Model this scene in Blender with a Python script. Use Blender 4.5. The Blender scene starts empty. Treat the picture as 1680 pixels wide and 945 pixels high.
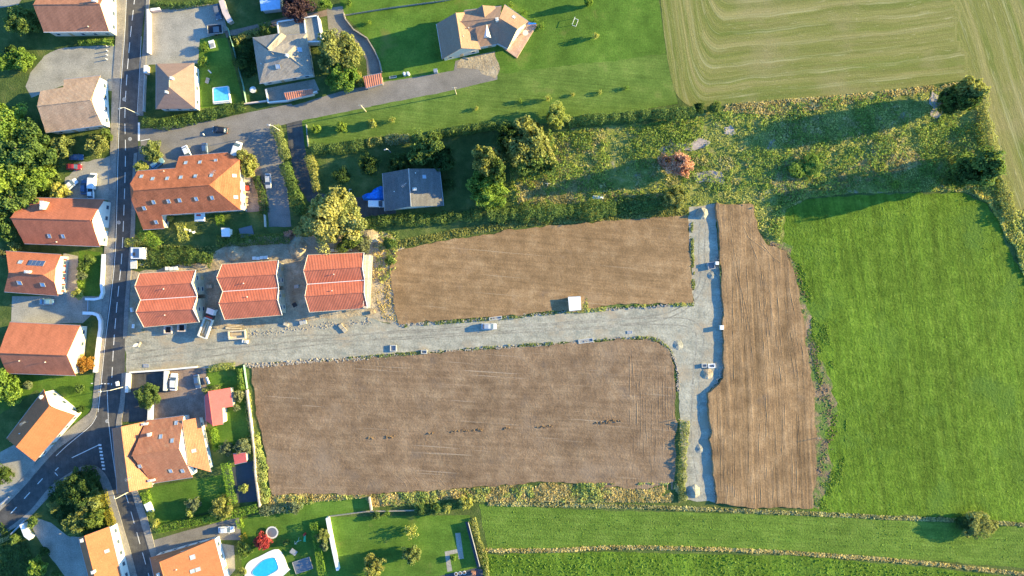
import bpy, bmesh, math, random
import numpy as np
from mathutils import Vector, Matrix, noise
from mathutils.geometry import tessellate_polygon

sc = bpy.context.scene
col = sc.collection
R = math.radians
H = 193.1            # drone height in metres
PPM = 5.8            # photo pixels per metre on the ground

# ------------------------------------------------------------------ camera, sky, sun, exposure
cam_d = bpy.data.cameras.new('camera'); cam = bpy.data.objects.new('camera', cam_d); col.objects.link(cam)
cam.location = (0, 0, H); cam.rotation_euler = (0, 0, 0)
cam_d.sensor_width = 36; cam_d.lens = 24.0; cam_d.clip_start = 1; cam_d.clip_end = 6000
sc.camera = cam
SUN_EL, SUN_AZ = 14.0, 11.0       # azimuth: degrees up from image-right (+x) towards image-top (+y)
w = bpy.data.worlds.new('World'); sc.world = w; w.use_nodes = True
nt = w.node_tree
bg = nt.nodes['Background']
sky = nt.nodes.new('ShaderNodeTexSky'); sky.sky_type = 'NISHITA'; sky.sun_disc = False
sky.sun_elevation = R(SUN_EL); sky.sun_rotation = R(90 - SUN_AZ)
sky.air_density = 1.0; sky.dust_density = 0.6; sky.ozone_density = 1.2
tint = nt.nodes.new('ShaderNodeMix'); tint.data_type = 'RGBA'; tint.blend_type = 'MULTIPLY'; tint.inputs[0].default_value = 1.0
tint.inputs[7].default_value = (0.50, 1.05, 1.72, 1)
nt.links.new(sky.outputs[0], tint.inputs[6]); nt.links.new(tint.outputs[2], bg.inputs[0]); bg.inputs[1].default_value = 0.09
sd = bpy.data.lights.new('sun', 'SUN'); sd.energy = 5.0; sd.angle = R(0.5); sd.color = (1.0, 0.775, 0.31)
sun = bpy.data.objects.new('sun', sd); col.objects.link(sun)
sv = Vector((math.cos(R(SUN_EL))*math.cos(R(SUN_AZ)), math.cos(R(SUN_EL))*math.sin(R(SUN_AZ)), math.sin(R(SUN_EL))))
sun.rotation_euler = (-sv).to_track_quat('-Z', 'Y').to_euler()
sun.location = (60, 0, 120)
sc.view_settings.view_transform = 'Standard'; sc.view_settings.look = 'None'
sc.view_settings.gamma = 1; sc.view_settings.use_curve_mapping = False
sc.view_settings.exposure = 1.82

# ------------------------------------------------------------------ helpers
def W(px, py, z=0.0):
    k = (1 - z/H)/PPM
    return Vector(((px-840)*k, (472.5-py)*k, z))

def tag(o, label=None, cat=None, group=None, kind=None):
    if label: o['label'] = label
    if cat: o['category'] = cat
    if group: o['group'] = group
    if kind: o['kind'] = kind
    return o

def empty(name, loc, rz=0):
    o = bpy.data.objects.new(name, None); col.objects.link(o)
    o.location = loc; o.rotation_euler = (0, 0, rz); o.empty_display_size = 0.5
    return o

class MB:
    """collects faces, links them as ONE mesh object (world or parent-local coordinates)"""
    def __init__(s): s.v = []; s.f = []
    def face(s, pts):
        n = len(s.v); s.v += [tuple(p) for p in pts]; s.f.append(tuple(range(n, n+len(pts))))
    def add(s, vs, fs):
        n = len(s.v); s.v += [tuple(p) for p in vs]; s.f += [tuple(i+n for i in f) for f in fs]
    def box(s, c, size, rz=0, taper=1.0, M=None):
        sx, sy, sz = size[0]/2, size[1]/2, size[2]/2
        vs = []
        for z, t in ((-sz, 1), (sz, taper)):
            for x, y in ((-sx, -sy), (sx, -sy), (sx, sy), (-sx, sy)):
                p = Vector((x*t, y*t, z))
                if M is not None: p = M @ p
                else:
                    p = Matrix.Rotation(rz, 3, 'Z') @ p
                vs.append(p + Vector(c))
        s.add(vs, [(0,3,2,1), (4,5,6,7), (0,1,5,4), (1,2,6,5), (2,3,7,6), (3,0,4,7)])
    def tube(s, a, b, r1, r2=None, n=8, caps=True):
        a = Vector(a); b = Vector(b); r2 = r1 if r2 is None else r2
        d = (b-a).normalized(); u = d.orthogonal().normalized(); v = d.cross(u)
        vs = []
        for p, r in ((a, r1), (b, r2)):
            for i in range(n):
                t = 2*math.pi*i/n; vs.append(p + (u*math.cos(t) + v*math.sin(t))*r)
        fs = [(i, (i+1) % n, n+(i+1) % n, n+i) for i in range(n)]
        if caps: fs += [tuple(range(n-1, -1, -1)), tuple(range(n, 2*n))]
        s.add(vs, fs)
    def build(s, name, mat, parent=None, smooth=False):
        me = bpy.data.meshes.new(name); me.from_pydata(s.v, [], s.f); me.update()
        if mat: me.materials.append(mat)
        if smooth:
            for p in me.polygons: p.use_smooth = True
        o = bpy.data.objects.new(name, me); col.objects.link(o)
        if parent: o.parent = parent
        return o

def obj_from(name, me, mat, parent=None):
    o = bpy.data.objects.new(name, me); col.objects.link(o)
    if parent: o.parent = parent
    return o

# ------------------------------------------------------------------ materials
def new_mat(name, rough=0.85, spec=0.3):
    m = bpy.data.materials.new(name); m.use_nodes = True
    b = m.node_tree.nodes['Principled BSDF']
    b.inputs['Roughness'].default_value = rough
    b.inputs['Specular IOR Level'].default_value = spec
    return m, m.node_tree, b

def N(t, typ, **kw):
    n = t.nodes.new(typ)
    for k, v in kw.items(): setattr(n, k, v)
    return n

def noise_node(t, scale, detail=4, rough=0.55, rot=0, stretch=None, coord='Object', dist=0):
    tc = N(t, 'ShaderNodeTexCoord'); src = tc.outputs[coord]
    if stretch or rot:
        r = N(t, 'ShaderNodeMapping'); r.vector_type = 'POINT'
        r.inputs['Rotation'].default_value = (0, 0, R(rot))
        t.links.new(src, r.inputs['Vector']); src = r.outputs[0]
        if stretch:
            q = N(t, 'ShaderNodeMapping'); q.inputs['Scale'].default_value = (*stretch, 1)
            t.links.new(src, q.inputs['Vector']); src = q.outputs[0]
    n = N(t, 'ShaderNodeTexNoise'); n.inputs['Scale'].default_value = scale
    n.inputs['Detail'].default_value = detail; n.inputs['Roughness'].default_value = rough
    n.inputs['Distortion'].default_value = dist
    t.links.new(src, n.inputs['Vector'])
    return n.outputs['Fac']

def ramp(t, fac, stops):
    r = N(t, 'ShaderNodeValToRGB'); e = r.color_ramp.elements
    while len(e) < len(stops): e.new(0.5)
    for i, (p, c) in enumerate(stops):
        e[i].position = p; e[i].color = (*c, 1) if len(c) == 3 else c
    t.links.new(fac, r.inputs[0]); return r.outputs[0]

def mix(t, a, b, fac, mode='MIX'):
    m = N(t, 'ShaderNodeMix', data_type='RGBA', blend_type=mode)
    if isinstance(fac, (int, float)): m.inputs[0].default_value = fac
    else: t.links.new(fac, m.inputs[0])
    for i, c in ((6, a), (7, b)):
        if isinstance(c, tuple): m.inputs[i].default_value = (*c, 1)
        else: t.links.new(c, m.inputs[i])
    return m.outputs[2]

def gray(v): return (v, v, v)

def ground_mat(name, cols, big=0.05, mid=0.5, fine=3.0, streak=None, bump=0.25, bdist=0.15, bscale=2.0, var=0.35, rough=0.95, streak_amt=0.5, streak_bump=0.0, patches=None, streak2=None, lines=None):
    """cols: dark, mid, light.  streak=(angle deg, across scale, along scale)"""
    m, t, b = new_mat(name, rough, 0.1)
    n1 = noise_node(t, mid, 6, 0.6)
    c = ramp(t, n1, [(0.30, cols[0]), (0.5, cols[1]), (0.70, cols[2])])
    n2 = noise_node(t, big, 4, 0.6)
    g = ramp(t, n2, [(0.3, gray(1-var)), (0.7, gray(1+var*0.6))])
    c = mix(t, c, g, 1.0, 'MULTIPLY')
    n3 = noise_node(t, fine, 4, 0.7)
    g3 = ramp(t, n3, [(0.25, gray(0.62)), (0.75, gray(1.32))])
    c = mix(t, c, g3, 1.0, 'MULTIPLY')
    h = n3
    if streak:
        a, sx, sy = streak
        ns = noise_node(t, 1.0, 5, 0.65, rot=a, stretch=(sx, sy), dist=0.15)
        gs = ramp(t, ns, [(0.3, gray(1-streak_amt*0.6)), (0.5, gray(1.0)), (0.7, gray(1+streak_amt*0.6))])
        c = mix(t, c, gs, 1.0, 'MULTIPLY')
    if lines:
        a, sx, sy, lo, lc = lines
        nl = noise_node(t, 1.0, 2, 0.5, rot=a, stretch=(sx, sy), dist=0.05)
        k_ = ramp(t, nl, [(lo, gray(0)), (lo+0.05, gray(0.75))]); c = mix(t, c, lc, k_)
    if streak2:
        a, sx, sy, amt, msc = streak2
        n9 = noise_node(t, 1.0, 4, 0.6, rot=a, stretch=(sx, sy), dist=0.3)
        g9 = ramp(t, n9, [(0.34, gray(1-amt)), (0.5, gray(1.0)), (0.66, gray(1+amt))])
        mk9 = noise_node(t, msc, 3, 0.5); k9 = ramp(t, mk9, [(0.42, gray(0)), (0.58, gray(1))])
        c2 = mix(t, c, g9, 1.0, 'MULTIPLY'); c = mix(t, c, c2, k9)
    if patches:
        for (pc, sc_, lo, hi) in patches:
            pn = noise_node(t, sc_, 5, 0.6)
            k = ramp(t, pn, [(lo, gray(0)), (hi, gray(1))])
            c = mix(t, c, pc, k)
    t.links.new(c, b.inputs['Base Color'])
    bn = noise_node(t, bscale, 5, 0.65)
    bu = N(t, 'ShaderNodeBump'); bu.inputs['Strength'].default_value = bump; bu.inputs['Distance'].default_value = bdist
    t.links.new(bn, bu.inputs['Height'])
    out = bu.outputs[0]
    if streak and streak_bump:
        b2 = N(t, 'ShaderNodeBump'); b2.inputs['Strength'].default_value = streak_bump; b2.inputs['Distance'].default_value = 0.2
        t.links.new(ns, b2.inputs['Height']); t.links.new(out, b2.inputs['Normal']); out = b2.outputs[0]
    t.links.new(out, b.inputs['Normal'])
    return m

def plain(name, c, rough=0.7, spec=0.3, metal=0.0, var=0.12, scale=1.5, bump=0.0):
    m, t, b = new_mat(name, rough, spec); b.inputs['Metallic'].default_value = metal
    n = noise_node(t, scale, 5, 0.6)
    g = ramp(t, n, [(0.3, tuple(x*(1-var) for x in c)), (0.7, tuple(min(1, x*(1+var)) for x in c))])
    t.links.new(g, b.inputs['Base Color'])
    if bump:
        bu = N(t, 'ShaderNodeBump'); bu.inputs['Strength'].default_value = bump; bu.inputs['Distance'].default_value = 0.05
        t.links.new(n, bu.inputs['Height']); t.links.new(bu.outputs[0], b.inputs['Normal'])
    return m

def leaf_mat(name, dark, light, trans=0.45, rnd=0.32):
    m, t, b = new_mat(name, 0.7, 0.25)
    gi = N(t, 'ShaderNodeNewGeometry')
    n1 = noise_node(t, 0.22 if name in ('weed', 'straw', 'weed_green') else 0.9, 5, 0.6)
    c = ramp(t, n1, [(0.35, dark), (0.65, light)])
    rr = ramp(t, gi.outputs['Random Per Island'], [(0, gray(1-rnd)), (1, gray(1+rnd*0.8))])
    c = mix(t, c, rr, 1.0, 'MULTIPLY')
    oi = N(t, 'ShaderNodeObjectInfo')
    ro = ramp(t, oi.outputs['Random'], [(0, (0.85, 0.92, 0.9)), (0.5, (1, 1, 1)), (1, (1.15, 1.05, 0.95))])
    c = mix(t, c, ro, 1.0, 'MULTIPLY')
    t.links.new(c, b.inputs['Base Color'])
    tr = N(t, 'ShaderNodeBsdfTranslucent'); t.links.new(c, tr.inputs[0])
    ms = N(t, 'ShaderNodeMixShader'); ms.inputs[0].default_value = trans
    t.links.new(b.outputs[0], ms.inputs[1]); t.links.new(tr.outputs[0], ms.inputs[2])
    t.links.new(ms.outputs[0], t.nodes['Material Output'].inputs[0])
    return m

def roof_mat(name, c, ang, var=0.25, tile=0.34, tilebump=0.5, stain=0.35, lich=None):
    """tiles: small courses along the ridge direction ang (deg) and pans across"""
    m, t, b = new_mat(name, 0.85, 0.2)
    n = noise_node(t, 0.45, 6, 0.65, rot=-ang, stretch=(1.4, 0.5))
    cc = ramp(t, n, [(0.3, tuple(x*(1-var) for x in c)), (0.5, c), (0.72, tuple(min(1, x*(1+var)) for x in c))])
    n2 = noise_node(t, 4.0, 3, 0.7)
    g = ramp(t, n2, [(0.3, gray(1-stain*0.6)), (0.7, gray(1+stain*0.4))])
    cc = mix(t, cc, g, 1.0, 'MULTIPLY')
    if lich:
        n4 = noise_node(t, 0.8, 6, 0.7); k = ramp(t, n4, [(0.52, gray(0)), (0.7, gray(0.7))])
        cc = mix(t, cc, lich, k)
    tc = N(t, 'ShaderNodeTexCoord'); mp = N(t, 'ShaderNodeMapping')
    mp.inputs['Rotation'].default_value = (0, 0, R(-ang)); t.links.new(tc.outputs['Object'], mp.inputs[0])
    wv = N(t, 'ShaderNodeTexWave', wave_type='BANDS', bands_direction='X'); wv.inputs['Scale'].default_value = 0.314/tile
    wv.inputs['Distortion'].default_value = 0.4
    t.links.new(mp.outputs[0], wv.inputs['Vector'])
    w2 = N(t, 'ShaderNodeTexWave', wave_type='BANDS', bands_direction='Y', wave_profile='SAW'); w2.inputs['Scale'].default_value = 0.314/(tile*1.1)
    t.links.new(mp.outputs[0], w2.inputs['Vector'])
    gt = ramp(t, wv.outputs['Fac'], [(0, gray(0.9)), (1, gray(1.06))])
    cc = mix(t, cc, gt, 1.0, 'MULTIPLY')
    t.links.new(cc, b.inputs['Base Color'])
    bu = N(t, 'ShaderNodeBump'); bu.inputs['Strength'].default_value = tilebump; bu.inputs['Distance'].default_value = 0.06
    t.links.new(wv.outputs['Fac'], bu.inputs['Height'])
    b2 = N(t, 'ShaderNodeBump'); b2.inputs['Strength'].default_value = tilebump*0.6; b2.inputs['Distance'].default_value = 0.04
    t.links.new(w2.outputs['Fac'], b2.inputs['Height']); t.links.new(bu.outputs[0], b2.inputs['Normal'])
    t.links.new(b2.outputs[0], b.inputs['Normal'])
    return m

M = {}
M['rough_grass'] = ground_mat('rough_grass', [(0.055,0.09,0.025), (0.09,0.13,0.035), (0.15,0.17,0.055)], mid=0.35, bump=0.6, bdist=0.3)
M['lawn'] = ground_mat('lawn', [(0.07,0.135,0.019), (0.095,0.178,0.025), (0.13,0.215,0.034)], mid=0.22, fine=2.2, bump=0.45, bdist=0.14, bscale=2.6, var=0.3, patches=[((0.18,0.19,0.05), 0.12, 0.58, 0.75)], streak=(0, 0.35, 2.2), streak_amt=0.16)
M['lawn_pale'] = ground_mat('lawn_pale', [(0.088,0.15,0.028), (0.116,0.184,0.035), (0.155,0.22,0.047)], mid=0.2, fine=2.2, bump=0.4, bdist=0.12, bscale=2.4, var=0.2, streak=(6, 0.05, 2.2), streak_amt=0.35, patches=[((0.17,0.18,0.055), 0.1, 0.6, 0.78)])
M['field_green'] = ground_mat('field_green', [(0.068,0.128,0.012), (0.098,0.170,0.017), (0.138,0.218,0.027)], mid=0.35, fine=1.5, big=0.03, bump=0.95, bdist=0.32, bscale=1.5, var=0.2, streak=(-9, 0.6, 0.05), streak_amt=0.5, streak_bump=0.5, patches=[((0.16,0.25,0.045), 0.9, 0.6, 0.8), ((0.085,0.16,0.026), 0.04, 0.55, 0.7)], streak2=(-7, 0.16, 0.008, 0.16, 0.03))
M['field_strip'] = ground_mat('field_strip', [(0.088,0.155,0.022), (0.115,0.188,0.028), (0.15,0.225,0.04)], mid=0.25, fine=2.0, bump=0.7, bdist=0.22, var=0.15, streak=(3, 0.08, 1.3), streak_amt=0.35, streak_bump=0.2)
M['soil'] = ground_mat('soil', [(0.218,0.138,0.070), (0.284,0.18,0.092), (0.36,0.24,0.13)], mid=0.25, fine=3.0, big=0.035, bump=0.5, bdist=0.16, bscale=2.2, var=0.16, streak=(5, 0.045, 1.1), streak_amt=0.34, streak_bump=0.2, streak2=(88, 0.5, 1.5, 0.06, 0.06), lines=(5, 0.02, 1.6, 0.66, (0.38,0.29,0.19)), patches=[((0.30,0.21,0.13), 0.07, 0.6, 0.78), ((0.19,0.13,0.09), 0.16, 0.62, 0.8)])
M['soil_low'] = ground_mat('soil_low', [(0.178,0.116,0.069), (0.242,0.162,0.098), (0.31,0.218,0.135)], mid=0.22, fine=3.0, big=0.04, bump=0.6, bdist=0.2, bscale=1.8, var=0.18, streak=(3, 0.05, 1.0), streak_amt=0.28, streak_bump=0.18, streak2=(90, 0.5, 1.6, 0.08, 0.05), lines=(4, 0.03, 1.8, 0.67, (0.36,0.28,0.2)), patches=[((0.265,0.195,0.135), 0.05, 0.55, 0.75), ((0.16,0.12,0.09), 0.12, 0.6, 0.78)])
M['soil_east'] = ground_mat('soil_east', [(0.20,0.126,0.067), (0.262,0.168,0.089), (0.33,0.22,0.122)], mid=0.2, fine=2.5, big=0.05, bump=0.5, bdist=0.18, bscale=1.6, var=0.16, streak=(-3, 1.0, 0.035), streak_amt=0.5, streak_bump=0.6, streak2=(-3, 0.25, 0.02, 0.2, 0.04), patches=[((0.18,0.13,0.09), 0.12, 0.62, 0.8)])
M['soil_loose'] = ground_mat('soil_loose', [(0.20,0.16,0.08), (0.27,0.19,0.12), (0.34,0.25,0.16)], mid=0.6, fine=3.0, bump=0.9, bdist=0.3, bscale=1.5, patches=[((0.11,0.17,0.04), 0.22, 0.44, 0.56)])
M['tan_earth'] = ground_mat('tan_earth', [(0.30,0.23,0.15), (0.42,0.34,0.23), (0.55,0.46,0.33)], mid=0.35, fine=2.5, bump=0.8, bdist=0.25, bscale=1.3, var=0.25, patches=[((0.16,0.17,0.07), 0.3, 0.66, 0.75)])
M['gravel'] = ground_mat('gravel', [(0.26,0.25,0.20), (0.35,0.333,0.265), (0.43,0.405,0.32)], mid=0.35, fine=2.2, big=0.06, bump=0.5, bdist=0.14, bscale=1.6, var=0.14, streak=(4, 0.12, 0.8), streak_amt=0.26, streak_bump=0.2, patches=[((0.36,0.29,0.20), 0.10, 0.52, 0.68), ((0.24,0.25,0.21), 0.3, 0.6, 0.7)])
M['asphalt'] = ground_mat('asphalt', [(0.072,0.070,0.068), (0.092,0.089,0.085), (0.12,0.115,0.108)], mid=0.5, fine=5, big=0.08, bump=0.1, bdist=0.03, var=0.15, streak=(90-4, 0.05, 2.0), streak_amt=0.22)
M['asphalt_old'] = ground_mat('asphalt_old', [(0.19,0.175,0.155), (0.235,0.215,0.19), (0.275,0.25,0.22)], mid=0.25, fine=4, big=0.08, bump=0.15, bdist=0.04, var=0.16)
M['pavement'] = ground_mat('pavement', [(0.22,0.205,0.18), (0.27,0.25,0.22), (0.33,0.30,0.26)], mid=0.5, fine=4, bump=0.15, bdist=0.04, var=0.15)
M['concrete'] = ground_mat('concrete', [(0.27,0.255,0.215), (0.34,0.32,0.27), (0.40,0.37,0.31)], mid=0.3, fine=3, bump=0.15, bdist=0.04, var=0.16)
M['red_gravel'] = ground_mat('red_gravel', [(0.20,0.15,0.12), (0.26,0.19,0.15), (0.33,0.25,0.2)], mid=0.5, fine=3, bump=0.2, bdist=0.06, var=0.1)
M['terrace_pink'] = ground_mat('terrace_pink', [(0.42,0.27,0.2), (0.5,0.33,0.25), (0.58,0.42,0.33)], mid=0.8, fine=4, bump=0.1, bdist=0.03, var=0.12)
M['dark_slab'] = plain('dark_slab', (0.06,0.065,0.075), 0.6)
M['white_line'] = plain('white_line', (0.75,0.74,0.7), 0.6, var=0.25, scale=4)
M['wall_cream'] = plain('wall_cream', (0.66,0.60,0.47), 0.9, var=0.08, scale=0.8)
M['wall_white'] = plain('wall_white', (0.76,0.73,0.66), 0.9, var=0.06, scale=0.8)
M['wall_raw'] = plain('wall_raw', (0.44,0.38,0.28), 0.9, var=0.2, scale=0.9)
M['wall_grey'] = plain('wall_grey', (0.42,0.42,0.4), 0.9)
M['wall_pink'] = plain('wall_pink', (0.62,0.50,0.44), 0.9, var=0.1)
M['stone'] = plain('stone', (0.36,0.31,0.25), 0.9, var=0.3, scale=2.5, bump=0.6)
M['white'] = plain('white', (0.78,0.78,0.76), 0.5, var=0.05)
M['offwhite'] = plain('offwhite', (0.62,0.60,0.54), 0.6, var=0.1)
M['grey'] = plain('grey', (0.3,0.3,0.3), 0.6)
M['dark'] = plain('dark', (0.035,0.035,0.04), 0.6)
M['rubber'] = plain('rubber', (0.02,0.02,0.02), 0.9)
M['steel'] = plain('steel', (0.45,0.46,0.47), 0.4, metal=0.6)
M['wood'] = plain('wood', (0.50,0.36,0.19), 0.8, var=0.25, scale=3)
M['wood_pale'] = plain('wood_pale', (0.62,0.53,0.38), 0.8, var=0.2, scale=3)
M['bark'] = plain('bark', (0.13,0.09,0.06), 0.95, var=0.3, scale=4, bump=0.5)
M['brick'] = plain('brick', (0.42,0.2,0.13), 0.9, var=0.25, scale=4)
M['glass'] = plain('glass', (0.06,0.09,0.13), 0.12, 0.6, var=0.2)
M['roof_glass'] = plain('roof_glass', (0.32,0.40,0.50), 0.2, 0.6, var=0.15)
M['solar'] = plain('solar', (0.05,0.08,0.16), 0.15, 0.6)
M['blue_tarp'] = plain('blue_tarp', (0.02,0.22,0.75), 0.5, var=0.3, bump=0.5)
M['pool_water'] = plain('pool_water', (0.03,0.42,0.62), 0.06, 0.5, var=0.12, scale=1.2, bump=0.15)
M['pool_cover'] = plain('pool_cover', (0.12,0.52,0.66), 0.4, 0.4, var=0.18, scale=1.2, bump=0.15)
M['green_mesh'] = plain('green_mesh', (0.22,0.40,0.30), 0.7)
M['green_plastic'] = plain('green_plastic', (0.08,0.45,0.2), 0.5)
M['red_paint'] = plain('red_paint', (0.6,0.06,0.05), 0.4)
M['blue_roof'] = plain('blue_roof', (0.35,0.55,0.78), 0.5)
M['terracotta_pot'] = plain('terracotta_pot', (0.5,0.2,0.1), 0.8)
M['skin'] = plain('skin', (0.5,0.3,0.2), 0.6)
def paint(name, c, rough=0.3):
    m = plain(name, c, rough, 0.5, var=0.04); m.node_tree.nodes['Principled BSDF'].inputs['Coat Weight'].default_value = 0.5; return m
for nm, c in dict(car_white=(0.72,0.73,0.74), car_dark=(0.03,0.035,0.05), car_red=(0.32,0.03,0.035), car_blue=(0.12,0.25,0.38), car_navy=(0.05,0.10,0.2), car_silver=(0.42,0.44,0.46), car_black=(0.02,0.02,0.022), car_grey=(0.14,0.15,0.17)).items():
    M[nm] = paint(nm, c)
LM = {}
M['bare'] = ground_mat('bare', [(0.36,0.30,0.27), (0.44,0.37,0.33), (0.5,0.43,0.38)], mid=0.6, bump=0.4)
for nm, d, l in [('leaf_green', (0.11,0.18,0.045), (0.22,0.31,0.075)), ('leaf_dark', (0.05,0.10,0.025), (0.11,0.18,0.04)),
                 ('leaf_bright', (0.17,0.28,0.045), (0.31,0.43,0.075)), ('leaf_olive', (0.22,0.26,0.07), (0.40,0.42,0.135)),
                 ('leaf_yellow', (0.36,0.40,0.09), (0.56,0.56,0.17)), ('leaf_red', (0.35,0.04,0.05), (0.6,0.12,0.11)),
                 ('leaf_rust', (0.58,0.31,0.21), (0.8,0.5,0.36)), ('leaf_purple', (0.06,0.03,0.04), (0.15,0.09,0.09)),
                 ('leaf_orange', (0.35,0.16,0.03), (0.45,0.3,0.07)), ('leaf_grey', (0.17,0.21,0.10), (0.34,0.38,0.2)),
                 ('weed', (0.26,0.36,0.09), (0.64,0.62,0.2)), ('weed_green', (0.18,0.29,0.06), (0.34,0.45,0.10)), ('straw', (0.44,0.38,0.15), (0.74,0.64,0.30)),
                 ('turf', (0.15,0.26,0.03), (0.3,0.42,0.06)), ('leaf_pale', (0.32,0.34,0.10), (0.58,0.57,0.2)), ('hedge_lime', (0.17,0.29,0.03), (0.27,0.41,0.05)), ('hedge_gold', (0.3,0.25,0.03), (0.42,0.36,0.05))]:
    LM[nm] = leaf_mat(nm, d, l)
# ------------------------------------------------------------------ ground and surfaces
def jag_poly(pts, step=1.2, amp=0.0, fr=0.35, seed=0):
    out = []
    n = len(pts)
    for i in range(n):
        a, b = pts[i], pts[(i+1) % n]; L = (b-a).length; k = max(1, int(L/step)) if amp else 1
        nn = Vector((-(b-a).y, (b-a).x, 0)).normalized() if L > 1e-6 else Vector()
        for j in range(k):
            p = a.lerp(b, j/k)
            if amp: 
                q = Vector((p.x*fr, p.y*fr, seed*7.3))
                p = p + nn*amp*(noise.noise(q)*1.3 + noise.noise(q*3.1)*0.6)
            out.append(p)
    return out

def catmull(pts, k=6, closed=False):
    P = [Vector((p[0], p[1], 0)) for p in pts]; out = []
    n = len(P); rng = range(n if closed else n-1)
    for i in rng:
        p0 = P[(i-1) % n] if closed or i > 0 else P[i]; p1 = P[i]; p2 = P[(i+1) % n]
        p3 = P[(i+2) % n] if closed or i+2 < n else p2
        for j in range(k):
            t = j/k
            out.append(0.5*((2*p1) + (-p0+p2)*t + (2*p0-5*p1+4*p2-p3)*t*t + (-p0+3*p1-3*p2+p3)*t**3))
    if not closed: out.append(P[-1])
    return [(p.x, p.y) for p in out]

def sheet(name, pxs, mat, z, amp=0.0, skirt=0.0, zf=None, seed=0, step=1.0, fr=0.35):
    pts = [W(x, y) for x, y in pxs]
    pts = jag_poly(pts, step, amp, fr, seed)
    top = [Vector((p.x, p.y, zf(p) if zf else z)) for p in pts]
    tris = tessellate_polygon([[Vector((p.x, p.y, 0)) for p in top]])
    area = sum(top[i].x*top[(i+1)%len(top)].y-top[(i+1)%len(top)].x*top[i].y for i in range(len(top)))
    vs = list(top); fs = []
    for t in tris:
        a, b, c = [top[i] for i in t]
        fs.append(tuple(t) if (b-a).cross(c-a).z > 0 else (t[0], t[2], t[1]))
    if skirt:
        n = len(top)
        cx = sum(p.x for p in top)/n; cy = sum(p.y for p in top)/n
        for i, p in enumerate(top):
            a, b = top[i-1], top[(i+1) % n]
            nn = Vector((b.y-a.y, -(b.x-a.x), 0)).normalized()*(1 if area > 0 else -1)
            q = p + nn*max(0.02, p.z*0.35); vs.append(Vector((q.x, q.y, -0.05)))
        fs += [(i, n+i, n+(i+1) % n, (i+1) % n) if area > 0 else (i, (i+1) % n, n+(i+1) % n, n+i) for i in range(n)]
    me = bpy.data.meshes.new(name); me.from_pydata([tuple(v) for v in vs], [], fs); me.update(); me.materials.append(mat)
    o = bpy.data.objects.new(name, me); col.objects.link(o); o['kind'] = 'structure'
    return o

g = MB(); g.face([(-1500,-1500,0), (1500,-1500,0), (1500,1500,0), (-1500,1500,0)])
tag(g.build('ground', M['rough_grass']), kind='structure')

sheet('lawn', [(556,-20),(1078,-20),(1090,60),(1112,170),(930,200),(720,214),(500,240),(495,195),(560,150),(620,140),(600,60),(560,20)], M['lawn'], 0.010)
sheet('lawn', [(815,120),(930,108),(1095,88),(1112,170),(930,200),(720,214),(503,240),(497,200),(640,168)], M['lawn_pale'], 0.018, amp=0.5, seed=2)
sheet('green_field', [(1290,340),(1330,326),(1400,320),(1500,317),(1580,317),(1620,335),(1642,370),(1650,400),(1760,600),(1760,866),(1560,850),(1400,842),(1330,838),(1320,560),(1300,450),(1285,410),(1280,370)], M['field_green'], 0.012, amp=0.6, seed=3)
sheet('green_field', [(785,828),(1000,838),(1180,842),(1400,850),(1760,868),(1760,940),(1500,917),(1300,903),(1000,897),(800,902)], M['field_strip'], 0.012, amp=0.3, seed=4)
sheet('green_field', [(792,910),(1000,905),(1300,912),(1500,928),(1760,958),(1760,1000),(790,1000)], M['field_green'], 0.016, amp=0.3, seed=5)
sheet('loose_earth', [(1262,395),(1298,405),(1308,440),(1324,480),(1338,560),(1356,605),(1368,660),(1358,715),(1366,770),(1343,835),(1320,835),(1310,500)], M['soil_loose'], 0.020, amp=1.6, seed=9, fr=0.22)

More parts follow.
